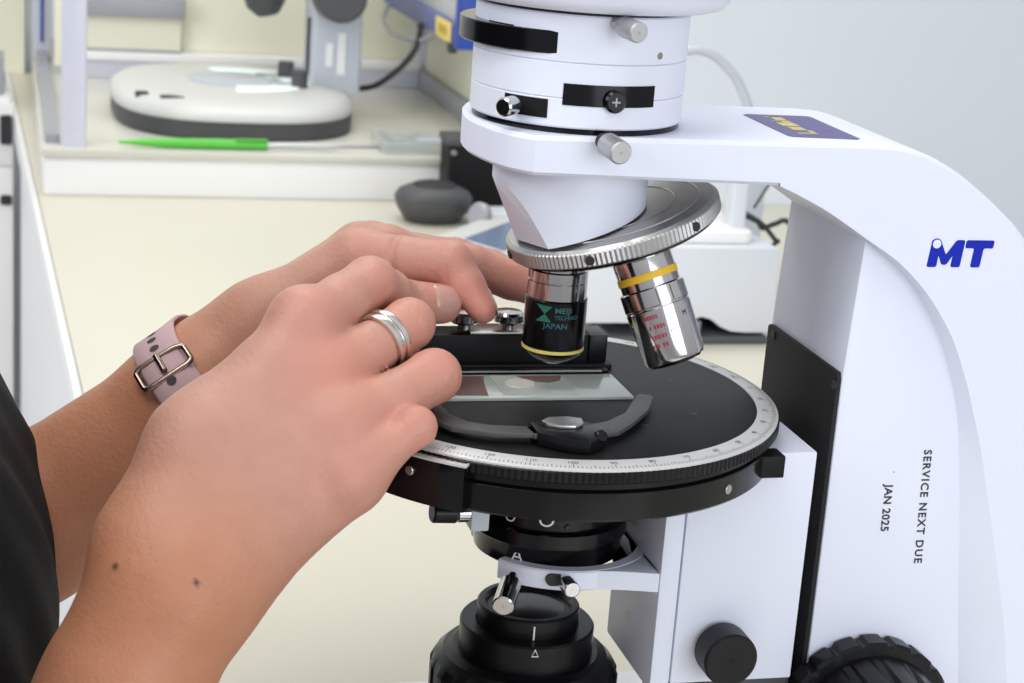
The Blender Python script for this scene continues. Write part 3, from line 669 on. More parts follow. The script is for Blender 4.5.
# filter wheel bulging from the left side
b = B(); lathe(b, [(0, 129.8), (37.6, 129.8), (38, 130.2), (38, 137.2), (37.6, 137.6), (0, 137.6)], (-3.9, 2.2, 0), seg=128); fw = obj('filter_wheel', b, 'blackgloss', hd)
b = B(); arcpatch(b, HR, 196, 215.5, 129.4, 137.9, .25, c=(HX, 0)); obj('wheel_slot', b, 'blackmatte', hd)
a = R(209); u = Vector((math.cos(a), math.sin(a), 0)); b = B(); cyl(b, HC+u*(HR-.5)+Vector((0, 0, 132)), HC+u*(HR+.8)+Vector((0, 0, 132)), 1.0, cham=.15); obj('detent_screw', b, 'ink', hd)
b = B(); arcpatch(b, HR, 246, 297, 113.0, 120.4, .25, c=(HX, 0)); sl = obj('slider_slot', b, 'blackgloss', hd)
a = R(272.6); u = Vector((math.cos(a), math.sin(a), 0))
b = B(); cyl(b, HC+u*HR+Vector((0, 0, 115.2)), HC+u*(HR+2.6)+Vector((0, 0, 115.2)), 3.9, cham=.8)
sc_ = obj('slider_screw', b, 'blackgloss', hd)
b = B(); c0 = HC+u*(HR+2.62)+Vector((0, 0, 115.2)); tv = Vector((-u.y, u.x, 0)); zv = Vector((0, 0, 1))
for p_, q_ in ((tv, zv), (zv, tv)): face(b, [b.verts.new(c0+p_*(i_*1.5)+q_*(k_*.28)+u*(.01 if p_ is zv else .0)) for i_, k_ in ((-1, -1), (1, -1), (1, 1), (-1, 1))])
obj('cross_highlight', b, 'aludark', hd)  # lighter colour paints the highlight on the screw's cross slot
b = B(); arcpatch(b, HR, 213, 238.5, 107.9, 114.4, .25, c=(HX, 0)); obj('lower_slot', b, 'blackmatte', hd)
a = R(222); u = Vector((math.cos(a), math.sin(a), 0))
b = B(); cyl(b, HC+u*HR+Vector((0, 0, 111.2)), HC+u*(HR+4)+Vector((0, 0, 111.2)), 2.2); cyl(b, HC+u*(HR+3)+Vector((0, 0, 111.2)), HC+u*(HR+9)+Vector((-.5, -.5, 111)), 3.3, cham=.6); obj('slot_pin', b, 'chrome', hd)
b = B(); cyl(b, (1.4, -37, 141.6), (2.2, -41, 141.4), 2.2); cyl(b, (2.8, -43, 141.2), (5.0, -53, 140.4), 3.6, cham=.5, knurl=30, kd=.18); obj('clamp_screw', b, 'steelw', hd)
a = R(299); u = Vector((math.cos(a), math.sin(a), 0))
b = B(); cyl(b, HC+u*(HR-.2)+Vector((0, 0, 130.6)), HC+u*(HR+.2)+Vector((0, 0, 130.6)), 1.3, cham=.1); obj('grub_screw', b, 'steel', hd)
b = B(); cyl(b, (-.5, -39.5, 101.9), (.2, -44, 101.5), 2.6, mi=1); cyl(b, (.2, -44, 101.5), (1.8, -55, 100.4), 4.1, cham=.5, knurl=30, kd=.18); obj('beam_screw', b, ['steelw', 'ink'], mic)

# nosepiece ---------------------------------------------------------------
TN = .318; nN = Vector((math.sin(TN), 0, -math.cos(TN))); cN = Vector((17.9, 0, 68.9)); AP = Vector((0, 0, 123.2))
npz = bpy.data.objects.new('nosepiece', None); COL.objects.link(npz); npz.parent = mic
b = B(); lathe(b, [(0, 40), (28.4, 40), (28.4, 90), (0, 90)], (1.5, 0, 0), seg=96)
def cut(bm, co, no):
    g = bmesh.ops.bisect_plane(bm, geom=bm.verts[:]+bm.edges[:]+bm.faces[:], plane_co=co, plane_no=no, clear_outer=True)
    es = [e for e in g['geom_cut'] if isinstance(e, bmesh.types.BMEdge)]
    bmesh.ops.edgeloop_fill(bm, edges=es)
cut(b, cN-nN*.9, nN)
cut(b, Vector((-26.0, 5, 79)), Vector((-.89, .16, -.41)))
cut(b, Vector((-26.2, -6.2, 79)), Vector((-.88, -.25, -.41)))
obj('nosepiece_housing', b, 'white2', npz, ang=25)
b = B(); lathe(b, [(0, -.2), (24, -.2), (24.2, -.5), (24.6, -.5), (24.8, -.2), (33, -.1), (33.2, -.4), (33.6, -.4), (33.8, 0), (38.6, .6), (39.6, 1.6)], cN, nN, seg=128, cap=False); obj('disc_face', b, 'steel', npz)
b = B(); lathe(b, [(36, 1.2), (39.7, 1.6), (40.3, 2.1), (40.3, 6.6), (39.6, 7.2), (36, 7.2)], cN, nN, seg=280, cap=False, mod=lambda k, r, t_: (-.42 if (k % 2) and r > 40 else 0)); obj('knurled_ring', b, 'steelw', npz, ang=15)
b = B(); lathe(b, [(39, 7.2), (38.4, 8.4), (36, 9.6), (12, 12.5), (0, 12.5)], cN, nN, seg=96, cap=False); obj('turret', b, 'blackgloss', npz)
D_, U_, V_ = frame_of(nN)
for k in range(6):
    aN = R(29.5+60*k)
    p = cN+nN*4.4+(U_*math.cos(aN)+V_*math.sin(aN))*40
    q = cN+nN*4.4+(U_*math.cos(aN)+V_*math.sin(aN))*41.0
    b = B(); cyl(b, p, q, 1.7, cham=.2); obj('click_notch', b, 'ink', npz)
def rotv(v, k, a): return v*math.cos(a)+k.cross(v)*math.sin(a)+k*(k.dot(v))*(1-math.cos(a))
# objective in use: black barrel
o1 = bpy.data.objects.new('objective', None); COL.objects.link(o1); o1.parent = mic; o1['label'] = 'black objective with thin yellow line'
b = B(); lathe(b, [(9.5, 50.5), (10.0, 50), (10.0, 47.2), (11.1, 46.8), (11.1, 43.4), (10.7, 43.2), (10.7, 42.9), (11.1, 42.7), (11.1, 36.6)], seg=64, cap=False)
obj('silver_collar', b, 'chrome', o1)
b = B(); lathe(b, [(11.1, 36.8), (11.6, 36.2), (11.6, 18.2), (11.3, 17.8)], seg=64, cap=False); obj('barrel', b, 'blackgloss', o1)
b = B(); lathe(b, [(11.4, 17.9), (11.65, 17.8), (11.65, 16.7), (11.2, 16.5)], seg=64, cap=False); obj('yellow_line', b, 'yellowpale', o1)
b = B(); lathe(b, [(11.4, 16.5), (11, 15.4), (7.5, 12.9), (4.5, 11.6), (0, 11.4)], seg=64, cap=False); obj('nose', b, 'blackgloss', o1)
b = B(); lathe(b, [(4.6, 11.9), (3.6, 11.1), (0, 11.2)], seg=32, cap=False); obj('front_lens', b, 'chrome', o1)
FA = R(-90-17.)
def onobj(x, z, r=11.68): return (r*math.cos(FA+x/r), r*math.sin(FA+x/r), z)
b = B()
for tri in (((-7.6, 35.4), (-1.2, 34.9), (-3.9, 32)), ((-7.6, 28.9), (-3.9, 32), (-1.2, 29.1))):
    A_, B_, C__ = [Vector((*p, 0)) for p in tri]; N_ = 8; gv = {}
    for i in range(N_+1):
        for k in range(N_+1-i):
            q_ = A_+(B_-A_)*(i/N_)+(C__-A_)*(k/N_); gv[i, k] = b.verts.new(onobj(q_.x, q_.y))
    for i in range(N_):
        for k in range(N_-i):
            face(b, [gv[i, k], gv[i+1, k], gv[i, k+1]])
            if k < N_-i-1: face(b, [gv[i+1, k], gv[i+1, k+1], gv[i, k+1]])
obj('bow_tie_mark', b, 'green', o1)
b = B()
text_bm(b, 'MEIJI', 2.9, lambda x, y: onobj(-.2+x*1.12, 32.6+y), offset=.06)
text_bm(b, 'TECHNO', 2.2, lambda x, y: onobj(-.2+x*1.0, 30.2+y), offset=.03)
text_bm(b, 'JAPAN', 2.9, lambda x, y: onobj(-4.2+x*1.1, 26.7+y), offset=.05)
obj('lettering', b, 'teal', o1)
# second objective, chrome
e2 = rotv(Vector((0, 0, -1)), nN, R(-94))
o2 = bpy.data.objects.new('objective', None); COL.objects.link(o2); o2.parent = mic; o2['label'] = 'chrome objective with broad yellow band'
A2 = AP
b = B(); lathe(b, [(10.4, 70), (10.9, 73), (10.9, 79.6)], A2, e2, seg=64, cap=False); lathe(b, [(10.9, 82.3), (10.9, 85.0), (12.0, 85.6), (12.0, 91.6), (11.6, 92), (11.6, 92.4), (11.9, 92.8), (11.2, 111.2), (10.6, 112.6), (9.6, 112.9)], A2, e2, seg=64, cap=False)
obj('barrel', b, 'chrome', o2)
b = B(); lathe(b, [(10.9, 79.6), (11.15, 79.7), (11.15, 82.2), (10.9, 82.3)], A2, e2, seg=64, cap=False); obj('yellow_band', b, 'yellow', o2)
b = B(); lathe(b, [(9.8, 112.6), (9.2, 113.6), (6, 114.2), (0, 114)], A2, e2, seg=48, cap=False); obj('nose', b, 'blackgloss', o2)
D2, U2, V2 = frame_of(e2)
viewd = (Vector((-197.8, -647.1, 208.9))-Vector((35, -30, 30))); 
ang0 = math.atan2(viewd.dot(V2), viewd.dot(U2))
hand_ = 1 if U2.cross(V2).dot(e2) > 0 else -1
def ono2(x, s, r): 
    aN = ang0 - hand_*x/r
    return A2+e2*s+(U2*math.cos(aN)+V2*math.sin(aN))*(r+.06)
b = B()
for k in range(6): # engraved window panels on the middle ring
    aN = -12+k*6.5
for x0, x1 in ((-5.6, -5.3), (1.0, 1.3), (6.6, 6.9)):
    face(b, [b.verts.new(ono2(x, s, 12.0)) for x, s in ((x0, 86), (x1, 86), (x1, 91.4), (x0, 91.4))])
obj('ring_lines', b, 'ink', o2)
b = B()
for q, (s0, L) in enumerate(((94.5, 5), (98.2, 7), (101.8, 6.5), (105, 5.5))):
    x = -6.5
    while x < -6.5+L:
        w_ = random.uniform(.5, .9)
        if random.random() < .7: face(b, [b.verts.new(ono2(xx, s, 11.9-(s-92.8)*.038)) for xx, s in ((x, s0), (x+w_, s0), (x+w_, s0+1.5), (x, s0+1.5))])
        x += w_+.3
obj('red_engraving', b, 'red', o2)
b = B(); text_bm(b, 'O', 2.8, lambda x, y: ono2(1.6+x, 103-y, 11.9-(10.2-y)*.038+.02)); text_bm(b, 'M', 2.6, lambda x, y: ono2(8.2+x, 98-y, 11.9-(5.2-y)*.038+.02)); obj('engraving', b, 'ink', o2)

for e_ in (stg, hl, cn, lm, hd, npz, o1, o2):
    e_.empty_display_size = .01

# ================================================================== slide
t = thing('specimen_slide', 'pale glass slide with reddish specimens on the black stage', 'slide', (-8, 1, 0))
b = B(); box(b, -47, 29.3, -12.6, 15.8, -.3, .9); obj('glass_slip', b, 'slide', t, bevel=.15)
b = B(); box(b, -20, 9, -9.5, 13.5, .95, 1.1); obj('cover_glass', b, 'slide', t)
b = B(); prism(b, [(-46, -9), (-26, -10), (-24, 6), (-22, 14), (-46, 14)], 'z', .92, 1.0); obj('red_section', b, 'specred', t, label='reddish brown section at the left end')
b = B(); prism(b, [(-9.5, 13.3), (8.5, 13.3), (6, 7), (1, 4.4), (-6, 7)], 'z', 1.12, 1.2); obj('red_section', b, 'specred', t, label='small reddish section under the objective')
b = B(); stack_oval(b, -10.5, 4, [(6, 5.4, 1.12), (5.6, 5, 1.5)], 2, 0, 40); obj('pale_disc', b, 'specpale', t)

# ================================================================== the person
def smin(a, b, k):
    if k <= 0: return np.minimum(a, b)
    h = np.maximum(k-np.abs(a-b), 0)/k
    return np.minimum(a, b)-h*h*k*.25
class Field:
    """signed distance field (mm) on a regular grid, polygonised with surface nets"""
    def __init__(s, lo, hi, h):
        s.h = h; s.lo = np.array(lo, np.float32); s.n = np.ceil((np.array(hi)-s.lo)/h).astype(int)+1
        s.ax = [s.lo[i]+h*np.arange(s.n[i], dtype=np.float32) for i in range(3)]
    def new(s): return np.full(tuple(s.n), 60., np.float32)
    def cone(s, F, a, b, ra, rb, k, pad=14, flat=None):
        a = np.array(a, np.float32); b = np.array(b, np.float32); r = max(ra, rb)+pad
        sl = []
        for i in range(3):
            l = int(max(0, np.floor((min(a[i], b[i])-r-s.lo[i])/s.h))); u = int(min(s.n[i], np.ceil((max(a[i], b[i])+r-s.lo[i])/s.h)+1))
            if u <= l: return
            sl.append(slice(l, u))
        X, Y, Z = np.meshgrid(*[s.ax[i][sl[i]] for i in range(3)], indexing='ij', sparse=True)
        ba = b-a; L = float(ba@ba)+1e-9
        t = np.clip(((X-a[0])*ba[0]+(Y-a[1])*ba[1]+(Z-a[2])*ba[2])/L, 0, 1)
        dx = X-a[0]-ba[0]*t; dy = Y-a[1]-ba[1]*t; dz = Z-a[2]-ba[2]*t
        if flat is None: d = np.sqrt(dx*dx+dy*dy+dz*dz)-(ra+(rb-ra)*t)
        else:
            nx, ny, nz, f = flat           # squash along a direction: radius there is f times the radius elsewhere
            q = dx*nx+dy*ny+dz*nz; R2 = dx*dx+dy*dy+dz*dz-q*q
            rr = ra+(rb-ra)*t; d = np.sqrt(R2+(q/f)**2)-rr; d = d*np.where(np.abs(q) > 0, .5+.5*f, 1.)
        sl = tuple(sl); F[sl] = smin(F[sl], d.astype(np.float32), k)
    def nets(s, F, smooth=2):
        nx, ny, nz = s.n; sg = F < 0
        c = sum(sg[i:nx-1+i, j:ny-1+j, k:nz-1+k].astype(np.int8) for i in (0, 1) for j in (0, 1) for k in (0, 1))
        I = np.argwhere((c > 0) & (c < 8)); idx = np.full((nx-1, ny-1, nz-1), -1, np.int32); idx[tuple(I.T)] = np.arange(len(I))
        acc = np.zeros((len(I), 3)); cnt = np.zeros(len(I))
        C8 = [np.array((i, j, k)) for i in (0, 1) for j in (0, 1) for k in (0, 1)]
        for a in C8:
            for ax in range(3):
                if a[ax]: continue
                e = a.copy(); e[ax] = 1
                f0 = F[tuple((I+a).T)]; f1 = F[tuple((I+e).T)]; m = (f0 < 0) != (f1 < 0)
                t = np.where(m, f0/np.where(m, f0-f1, 1), 0); P = I+a+0.; P[:, ax] += t
                acc[m] += P[m]; cnt[m] += 1
        V = acc/cnt[:, None]*s.h+s.lo; Q = []
        for ax in range(3):
            o = [0, 0, 0]; o[ax] = 1
            A = sg[:nx-o[0], :ny-o[1], :nz-o[2]]; Bm = sg[o[0]:, o[1]:, o[2]:]
            E = np.argwhere(A != Bm); u, v = [(1, 2), (2, 0), (0, 1)][ax]
            E = E[(E[:, u] > 0) & (E[:, v] > 0) & (E[:, u] < s.n[u]-1) & (E[:, v] < s.n[v]-1)]
            du = np.zeros(3, int); du[u] = 1; dv = np.zeros(3, int); dv[v] = 1
            g = lambda p: idx[tuple(p.T)]
            q = np.stack([g(E-du-dv), g(E-dv), g(E), g(E-du)], 1); fl = ~A[tuple(E.T)]
            q[fl] = q[fl][:, ::-1]; Q.append(q)
        Q = np.concatenate(Q); Q = Q[(Q >= 0).all(1)]
        e0 = Q.ravel(); e1 = np.roll(Q, -1, 1).ravel()
        for _ in range(smooth):
            A = np.zeros_like(V); n = np.zeros(len(V))
            for p, q in ((e0, e1), (e1, e0)):
                np.add.at(A, p, V[q]); np.add.at(n, p, 1)
            V = V*.5+.5*A/np.maximum(n, 1)[:, None]
        return V, Q
    def at(s, F, p):
        i = np.clip(((np.array(p)-s.lo)/s.h), 0, s.n-1.001); j = i.astype(int); f = i-j; v = 0
        for a in (0, 1):
            for b_ in (0, 1):
                for c in (0, 1):
                    v += F[j[0]+a, j[1]+b_, j[2]+c]*(f[0] if a else 1-f[0])*(f[1] if b_ else 1-f[1])*(f[2] if c else 1-f[2])
        return float(v)

J = dict(
 RELB=(-238, -124, -218), RFA=(-160.1, -88.4, -69.0), RWR=(-146.8, -80.8, -41.3),
 RM2=(-98.4, -33.1, 34.9), RP2=(-71.3, -4.1, 41.9), RD2=(-54.5, 17.5, 28.7), RT2=(-37.7, 24.0, 26.6),
 RM3=(-94.0, -44.6, 18.4), RP3=(-59.7, -20.2, 31.2), RD3=(-58.4, 2.2, 18.9), RT3=(-68.4, 5.2, 14.9),
 RM4=(-87.8, -57.7, 5.7), RP4=(-53.9, -38.8, 17.7), RD4=(-59.6, -19.5, 11.3), RT4=(-70.0, -16.8, 13.5),
 RM5=(-87.6, -70.2, -7.5), RP5=(-64.8, -63.5, 7.7), RD5=(-70.3, -48.0, 7.0), RT5=(-78.3, -40.3, 10.0),
 RHY0=(-127.1, -75.4, -26.1), RHY1=(-86.5, -67.4, -13.0), RCM=(-132.8, -46.6, -7.0), RTM=(-98.0, -10.0, 17.0), RTI=(-71.0, 15.0, 20.0), RTT=(-50.0, 27.2, 21.9),
 LELB=(-275, 88, -140), LFA=(-189.1, 56.5, -70.3), LWR=(-130.3, 49.8, -18.2),
 LM2=(-50.2, 75.1, 34.2), LP2=(-14.2, 74.2, 28.9), LD2=(2.3, 71.4, 23.9), LT2=(17.2, 66.7, 19.5),
 LM3=(-51.5, 96.0, 30.4), LP3=(-13.9, 105.3, 24.6), LD3=(2.4, 104.9, 20.5), LT3=(11.9, 101.5, 17.9),
 LM4=(-53.5, 111.7, 27.0), LP4=(-20.7, 131.7, 16.2), LD4=(-20.8, 119.5, 11.3), LT4=(-33.3, 112.1, 10.9),
 LM5=(-57.9, 121.5, 19.3), LP5=(-31.4, 143.3, 8.7), LD5=(-31.3, 131.3, 4.6), LT5=(-41.6, 123.4, 4.8),
 LC1=(-101.5, 53.3, 10.0), LM1=(-64.1, 50.5, 38.0), LI1=(-32.7, 34.0, 39.7), LT1=(-22.4, 20.4, 25.2))
J = {k: np.array(v, float) for k, v in J.items()}
def lerp(a, b, t): return a+(b-a)*t
def right_arm():
    f = Field((-285, -172, -262), (-14, 50, 72), 1.25); F = f.new(); j = J
    C_ = lambda a, b, ra, rb, k, G=None, **kw: f.cone(F if G is None else G, a, b, ra, rb, k, **kw)
    # forearm: two bones side by side under one skin
    C_(j['RELB'], j['RFA'], 36, 25.5, 10); C_(j['RFA'], j['RWR'], 25.2, 22.6, 10)
    wc = lerp(j['RWR'], j['RCM'], .35)
    C_(j['RWR'], lerp(j['RCM'], j['RHY0'], .45)+(4, 2, 12), 24, 19, 14)
    ctr = lerp(j['RWR'], (j['RM3']+j['RM2'])/2, .12)
    for n, r0, r1 in (('2', 14, 10.6), ('3', 15.5, 12.5), ('4', 15, 11.5), ('5', 14, 10.5)):
        m = j['RM'+n]; s0 = ctr+(m-j['RM3'])*.30
        C_(s0, m+(0, 5, -2), r0+2, r1-1, 14)
    C_(j['RHY0']+(0, 4, 2), j['RHY1']+(0, 7, 2), 15, 11, 10)
    C_(lerp(ctr, j['RM3'], .4)+(-2, 14, -8), lerp(ctr, j['RM4'], .8)+(-3, 11, 3), 17, 12.5, 14)
    C_((-156.1, -73.2, -24.4), (-139.2, -59.1, 2.8), 12, 10.5, 14); C_((-139.2, -59.1, 2.8), (-115.6, -43.2, 21.0), 10.5, 8, 14)
    for n, q in (('2', 9.2), ('3', 9.7), ('4', 9.5), ('5', 9.2)): C_(j['RM'+n]+(-1.5, 0, 1.5), j['RM'+n]+(1, 1, 1), q, q-.2, 8)
    for n in '234': C_(lerp(ctr, j['RM'+n], .45)+(-2, -2.0, 6), j['RM'+n]+(-2, -2, 2.5), 10.2, 8.2, 9)   # tendons
    # thumb (behind the hand)
    C_(j['RCM']+(4, 8, 4), j['RTM'], 17, 11.5, 14)
    G = f.new()
    fingers = (('2', 9.8, 9.6, 8.9, 7.6), ('3', 10.2, 9.2, 8.0, 6.8), ('4', 11, 9.5, 7.8, 6.4), ('5', 9.0, 7.0, 6.2, 5.4))
    for n, a, p, d, t in fingers:
        H = f.new(); M_, P_, D_, T_ = (j[x+n] for x in ('RM', 'RP', 'RD', 'RT'))
        f.cone(H, M_, lerp(M_, P_, .55), a, p-.4, 3); f.cone(H, lerp(M_, P_, .5), P_, p-.4, p, 3); f.cone(H, P_, lerp(P_, D_, .5), p-.2, d, 2); f.cone(H, lerp(P_, D_, .5), D_, d, d, 2); f.cone(H, D_, T_, d, t, 2)
        G = smin(G, H, 1.2)
    H = f.new(); f.cone(H, j['RTM'], j['RTI'], 10, 9.2, 2); f.cone(H, j['RTI'], j['RTT'], 9.2, 7, 2); G = smin(G, H, .8)
    F = smin(F, G, 7)
    cv = np.array((-197.8, -647.1, 208.9))
    for n in '234':
        for t_ in (-.07, .03, .12): 
            F = crease(f, F, lerp(j['RP'+n], j['RM'+n], t_+.04), j['RP'+n]-j['RM'+n], cv-j['RP'+n]+(0, 0, 250), 55, .9, .28)
    F = crease(f, F, lerp(j['RD2'], j['RT2'], .12), j['RT2']-j['RD2'], cv-j['RD2']+(0, 0, 250), 60, .9, .35)
    V, Q = f.nets(F, 1); return f, F, V, Q
def left_arm():
    f = Field((-315, 5, -185), (28, 158, 62), 1.3); F = f.new(); j = J
    C_ = lambda a, b, ra, rb, k, **kw: f.cone(F, a, b, ra, rb, k, **kw)
    C_(j['LELB'], j['LFA'], 39, 31, 10); C_(j['LFA'], j['LWR'], 30.5, 22.5, 10)
    w0 = j['LWR']; ctr = lerp(w0, (j['LM2']+j['LM3'])/2, .2)
    C_(w0, ctr, 22.5, 20, 12)
    for n, r0, r1 in (('2', 14, 10.5), ('3', 14, 10.5), ('4', 14, 10), ('5', 13, 9.5)):
        m = j['LM'+n]; C_(ctr+(m-j['LM2'])*.35, m, r0+1.5, r1, 12)
    C_(lerp(w0, j['LC1'], .5), j['LC1'], 18, 15.5, 12); C_(j['LC1'], lerp(j['LC1'], j['LM1'], .9), 15.5, 11.8, 12)
    C_(lerp(ctr, j['LM2'], .2)+(0, -6, -4), lerp(ctr, j['LM2'], .8)+(0, -8, -3), 14, 10, 12)
    G = f.new()
    for n, a, p, d, t in (('2', 9.8, 8.8, 8.0, 6.6), ('3', 9.8, 8.6, 7.6, 6.6), ('4', 9.4, 8.4, 7.4, 6.2), ('5', 8.4, 7.4, 6.6, 5.6)):
        H = f.new(); M_, P_, D_, T_ = (j[x+n] for x in ('LM', 'LP', 'LD', 'LT'))
        f.cone(H, M_, lerp(M_, P_, .55), a, p-.5, 3); f.cone(H, lerp(M_, P_, .5), P_, p-.5, p, 3); f.cone(H, P_, D_, p-.2, d, 2); f.cone(H, D_, T_, d, t, 2)
        G = smin(G, H, 1.2)
    H = f.new(); M_, I_, T_ = j['LM1'], j['LI1'], j['LT1']
    f.cone(H, M_, lerp(M_, I_, .5), 11.2, 8.8, 3); f.cone(H, lerp(M_, I_, .45), I_, 8.8, 8.8, 3); f.cone(H, I_, lerp(I_, T_, .5), 8.5, 7.0, 2.5); f.cone(H, lerp(I_, T_, .5), T_, 7.0, 5.3, 2.5)
    G = smin(G, H, 1.0)
    F = smin(F, G, 6)
    cv = np.array((-197.8, -647.1, 208.9))
    F = crease(f, F, lerp(M_, I_, .40), I_-M_, cv-M_, 80, 1.4, 1.3)
    for t_ in (.0, .10): F = crease(f, F, lerp(I_, M_, t_), I_-M_, cv-I_+(0, 0, 150), 60, 1.1, .6)
    V, Q = f.nets(F, 1); return f, F, V, Q
def crease(f, F, p, d, toward, span=70, rad=1.0, dep=.35):
    """score a skin fold across a finger at p: d runs along the finger, toward faces the viewer's side"""
    d = np.array(d, float); d /= np.linalg.norm(d); n = np.array(toward, float); n -= d*(n@d); n /= np.linalg.norm(n); sd = np.cross(d, n)
    pts = []
    for a in np.linspace(-span, span, 13):
        v = n*math.cos(R(a))+sd*math.sin(R(a)); r = 3.
        while r < 22 and f.at(F, np.array(p)+v*r) < 0: r += .2
        pts.append(np.array(p)+v*(r+rad-dep-abs(a)/span*.25))
    G = np.full(F.shape, 60., np.float32)
    for a, b_ in zip(pts, pts[1:]): f.cone(G, a, b_, rad, rad, 0, pad=4)
    return np.maximum(F, -G)
fR, FR, VR, QR = right_arm()
fL, FL_, VL, QL = left_arm()

def spots(V):
    fl = np.zeros(len(V)); mo = np.zeros(len(V))
    for k, r, s_ in (('RM2', 13, .55), ('RM3', 13, .95), ('RM4', 12, .6), ('RM5', 12, .5), ('RP2', 11, .5), ('RP3', 11, .55), ('RP4', 11, .6), ('RP5', 10, .6), ('RT2', 12, .7),
                     ('LT1', 11, 1.0), ('LI1', 10, .45), ('LP2', 11, .45), ('LD2', 14, .8), ('LM1', 16, .35)):
        d = np.linalg.norm(V-J[k], axis=1); fl = np.maximum(fl, s_*np.exp(-(np.maximum(d-6, 0)/r)**2))
    for p in MOLES:
        d = np.linalg.norm(V-np.array(p), axis=1); i = d.argmin(); d = np.linalg.norm(V-V[i], axis=1); mo = np.maximum(mo, np.clip(1.6-d/.9, 0, 1))
    return fl, mo
MOLES = [(-172.1, -101.0, -20.5), (-140.8, -108.2, -26.2)]
person = thing('person', 'person in black top, both hands working at the stage, wristband on the far arm', 'person', (-330, 10, -470))
VV = np.concatenate([VR, VL]); QQ = np.concatenate([QR, QL+len(VR)])
org = np.array(person.location)
me = bpy.data.meshes.new('body')
W = VV*.001+np.array((0, 0, Z0))-org
me.from_pydata(W.tolist(), [], QQ.tolist()); me.update()
fl, mo = spots(VV)
def handness(V, a, b):
    ax_ = b-a; t_ = np.clip(((V-a)@ax_)/(ax_@ax_)*1.25+.15, 0, 1); return t_*t_*(3-2*t_)
hn = np.concatenate([handness(VR, J['RWR'], J['RM3']), handness(VL, J['LWR'], J['LM2'])])
for nm, arr in (('flush', fl), ('mole', mo), ('hand', hn)):
    at = me.attributes.new(nm, 'FLOAT', 'POINT'); at.data.foreach_set('value', arr.astype(np.float32))
me.polygons.foreach_set('use_smooth', [True]*len(me.polygons)); me.materials.append(M['skin'])
body = bpy.data.objects.new('body', me); COL.objects.link(body); body.parent = person

# ---- upper arms, shirt
def add_body(V, Q, m, name, parent, disp=None):
    me = bpy.data.meshes.new(name); W = np.array(V)*.001+np.array((0, 0, Z0))-np.array(person.location)
    me.from_pydata(W.tolist(), [], Q.tolist()); me.update(); me.polygons.foreach_set('use_smooth', [True]*len(me.polygons)); me.materials.append(M[m])
    o = bpy.data.objects.new(name, me); COL.objects.link(o); o.parent = parent; return o
f = Field((-480, -260, -480), (-140, 290, 215), 4.0); F = f.new()
for y0 in (-38, 0, 38, 68): f.cone(F, (-308, y0, -470), (-306, y0, -80), 102, 114, 30)
for y0 in (-45, 0, 45, 75): f.cone(F, (-307, y0, -80), (-352, y0, 95), 112, 82, 30)
f.cone(F, (-345, -20, 110), (-348, 50, 110), 80, 80, 30); f.cone(F, (-340, 15, 120), (-338, 15, 195), 62, 54, 30)
f.cone(F, (-336, -140, 118), (-300, -168, -8), 62, 58, 30); f.cone(F, (-336, 170, 118), (-305, 150, -20), 62, 58, 30)
V, Q = f.nets(F, 3)
ph = V[:, 1]*.16+V[:, 2]*.035
V[:, 0] += 1.2*np.sin(ph*.5+np.sin(V[:, 2]*.03)*1.5)+.7*np.sin(ph*1.1+1.7+V[:, 2]*.02)
V[:, 1] += 1.0*np.sin(V[:, 2]*.06+V[:, 0]*.05)
shirt = add_body(V, Q, 'fabric', 'shirt', person)

# ---- watch strap on the far wrist
def march(f, F, o, d, mx=62, st=.25):
    r = 4.0
    while r < mx and f.at(F, np.array(o)+np.array(d)*r) < 0: r += st
    return r
ax = J['LWR']-J['LFA']; ax /= np.linalg.norm(ax)
wc = J['LWR']+ax*6.0
camv = np.array((-197.8, -647.1, 208.9))-wc; e1 = camv-ax*(camv@ax); e1 /= np.linalg.norm(e1); e2 = np.cross(ax, e1)
if e2[2] < 0: e2 = -e2
RAD = {}
def srad(k, sidx):
    key = (k % 72, sidx)
    if key not in RAD:
        a = 2*math.pi*(k % 72)/72; d = e1*math.cos(a)+e2*math.sin(a); RAD[key] = march(fL, FL_, wc+ax*(sidx*4.5), d)
    return RAD[key]
def wband(phi, s_, lift):
    """phi degrees from the camera-facing side, rising; s_ mm along the arm; lift mm off the skin"""
    k = phi/5.; k0 = math.floor(k); t = k-k0; u = max(-2.2, min(2.2, s_/4.5)); i0 = min(1, math.floor(u)); q = u-i0
    r = sum(max(srad(k0+a_+q_, i0+b_) for q_ in (-1, 0, 1))*(t if a_ else 1-t)*(q if b_ else 1-q) for a_ in (0, 1) for b_ in (0, 1))
    r += 2.2*max(0., 1-abs((phi % 360)-172)/75.)
    a = R(phi); d = e1*math.cos(a)+e2*math.sin(a); p = wc+ax*s_+d*(r+lift)
    return Vector(p)
def bandmesh(bm, p0, p1, s0, s1, l0, l1, n, closed=False, taper=None):
    st = [s0, s0+.7, (s0+s1)/2-3, (s0+s1)/2+3, s1-.7, s1]; ll = [l1-.5, l1, l1, l1, l1, l1-.5]
    rows = []
    for i in range(n if closed else n+1):
        ph = p0+(p1-p0)*i/n
        rows.append([bm.verts.new(wband(ph, a_, b_)) for a_, b_ in zip(st, ll)]+[bm.verts.new(wband(ph, a_, l0)) for a_ in (s1, (s0+s1)/2+4.4, (s0+s1)/2, (s0+s1)/2-4.4, s0)])
    m_ = len(rows[0]); N = len(rows)
    for i in range(N if closed else N-1):
        a_, b_ = rows[i], rows[(i+1) % N]
        for k in range(m_): face(bm, [a_[k], a_[(k+1) % m_], b_[(k+1) % m_], b_[k]])
    if not closed: face(bm, rows[0]); face(bm, rows[-1][::-1])
BUCK = 34
wt = thing('watch', 'mauve silicone watch strap with metal buckle on the far wrist', 'watch', (float(wc[0]), float(wc[1]), float(wc[2])-25))
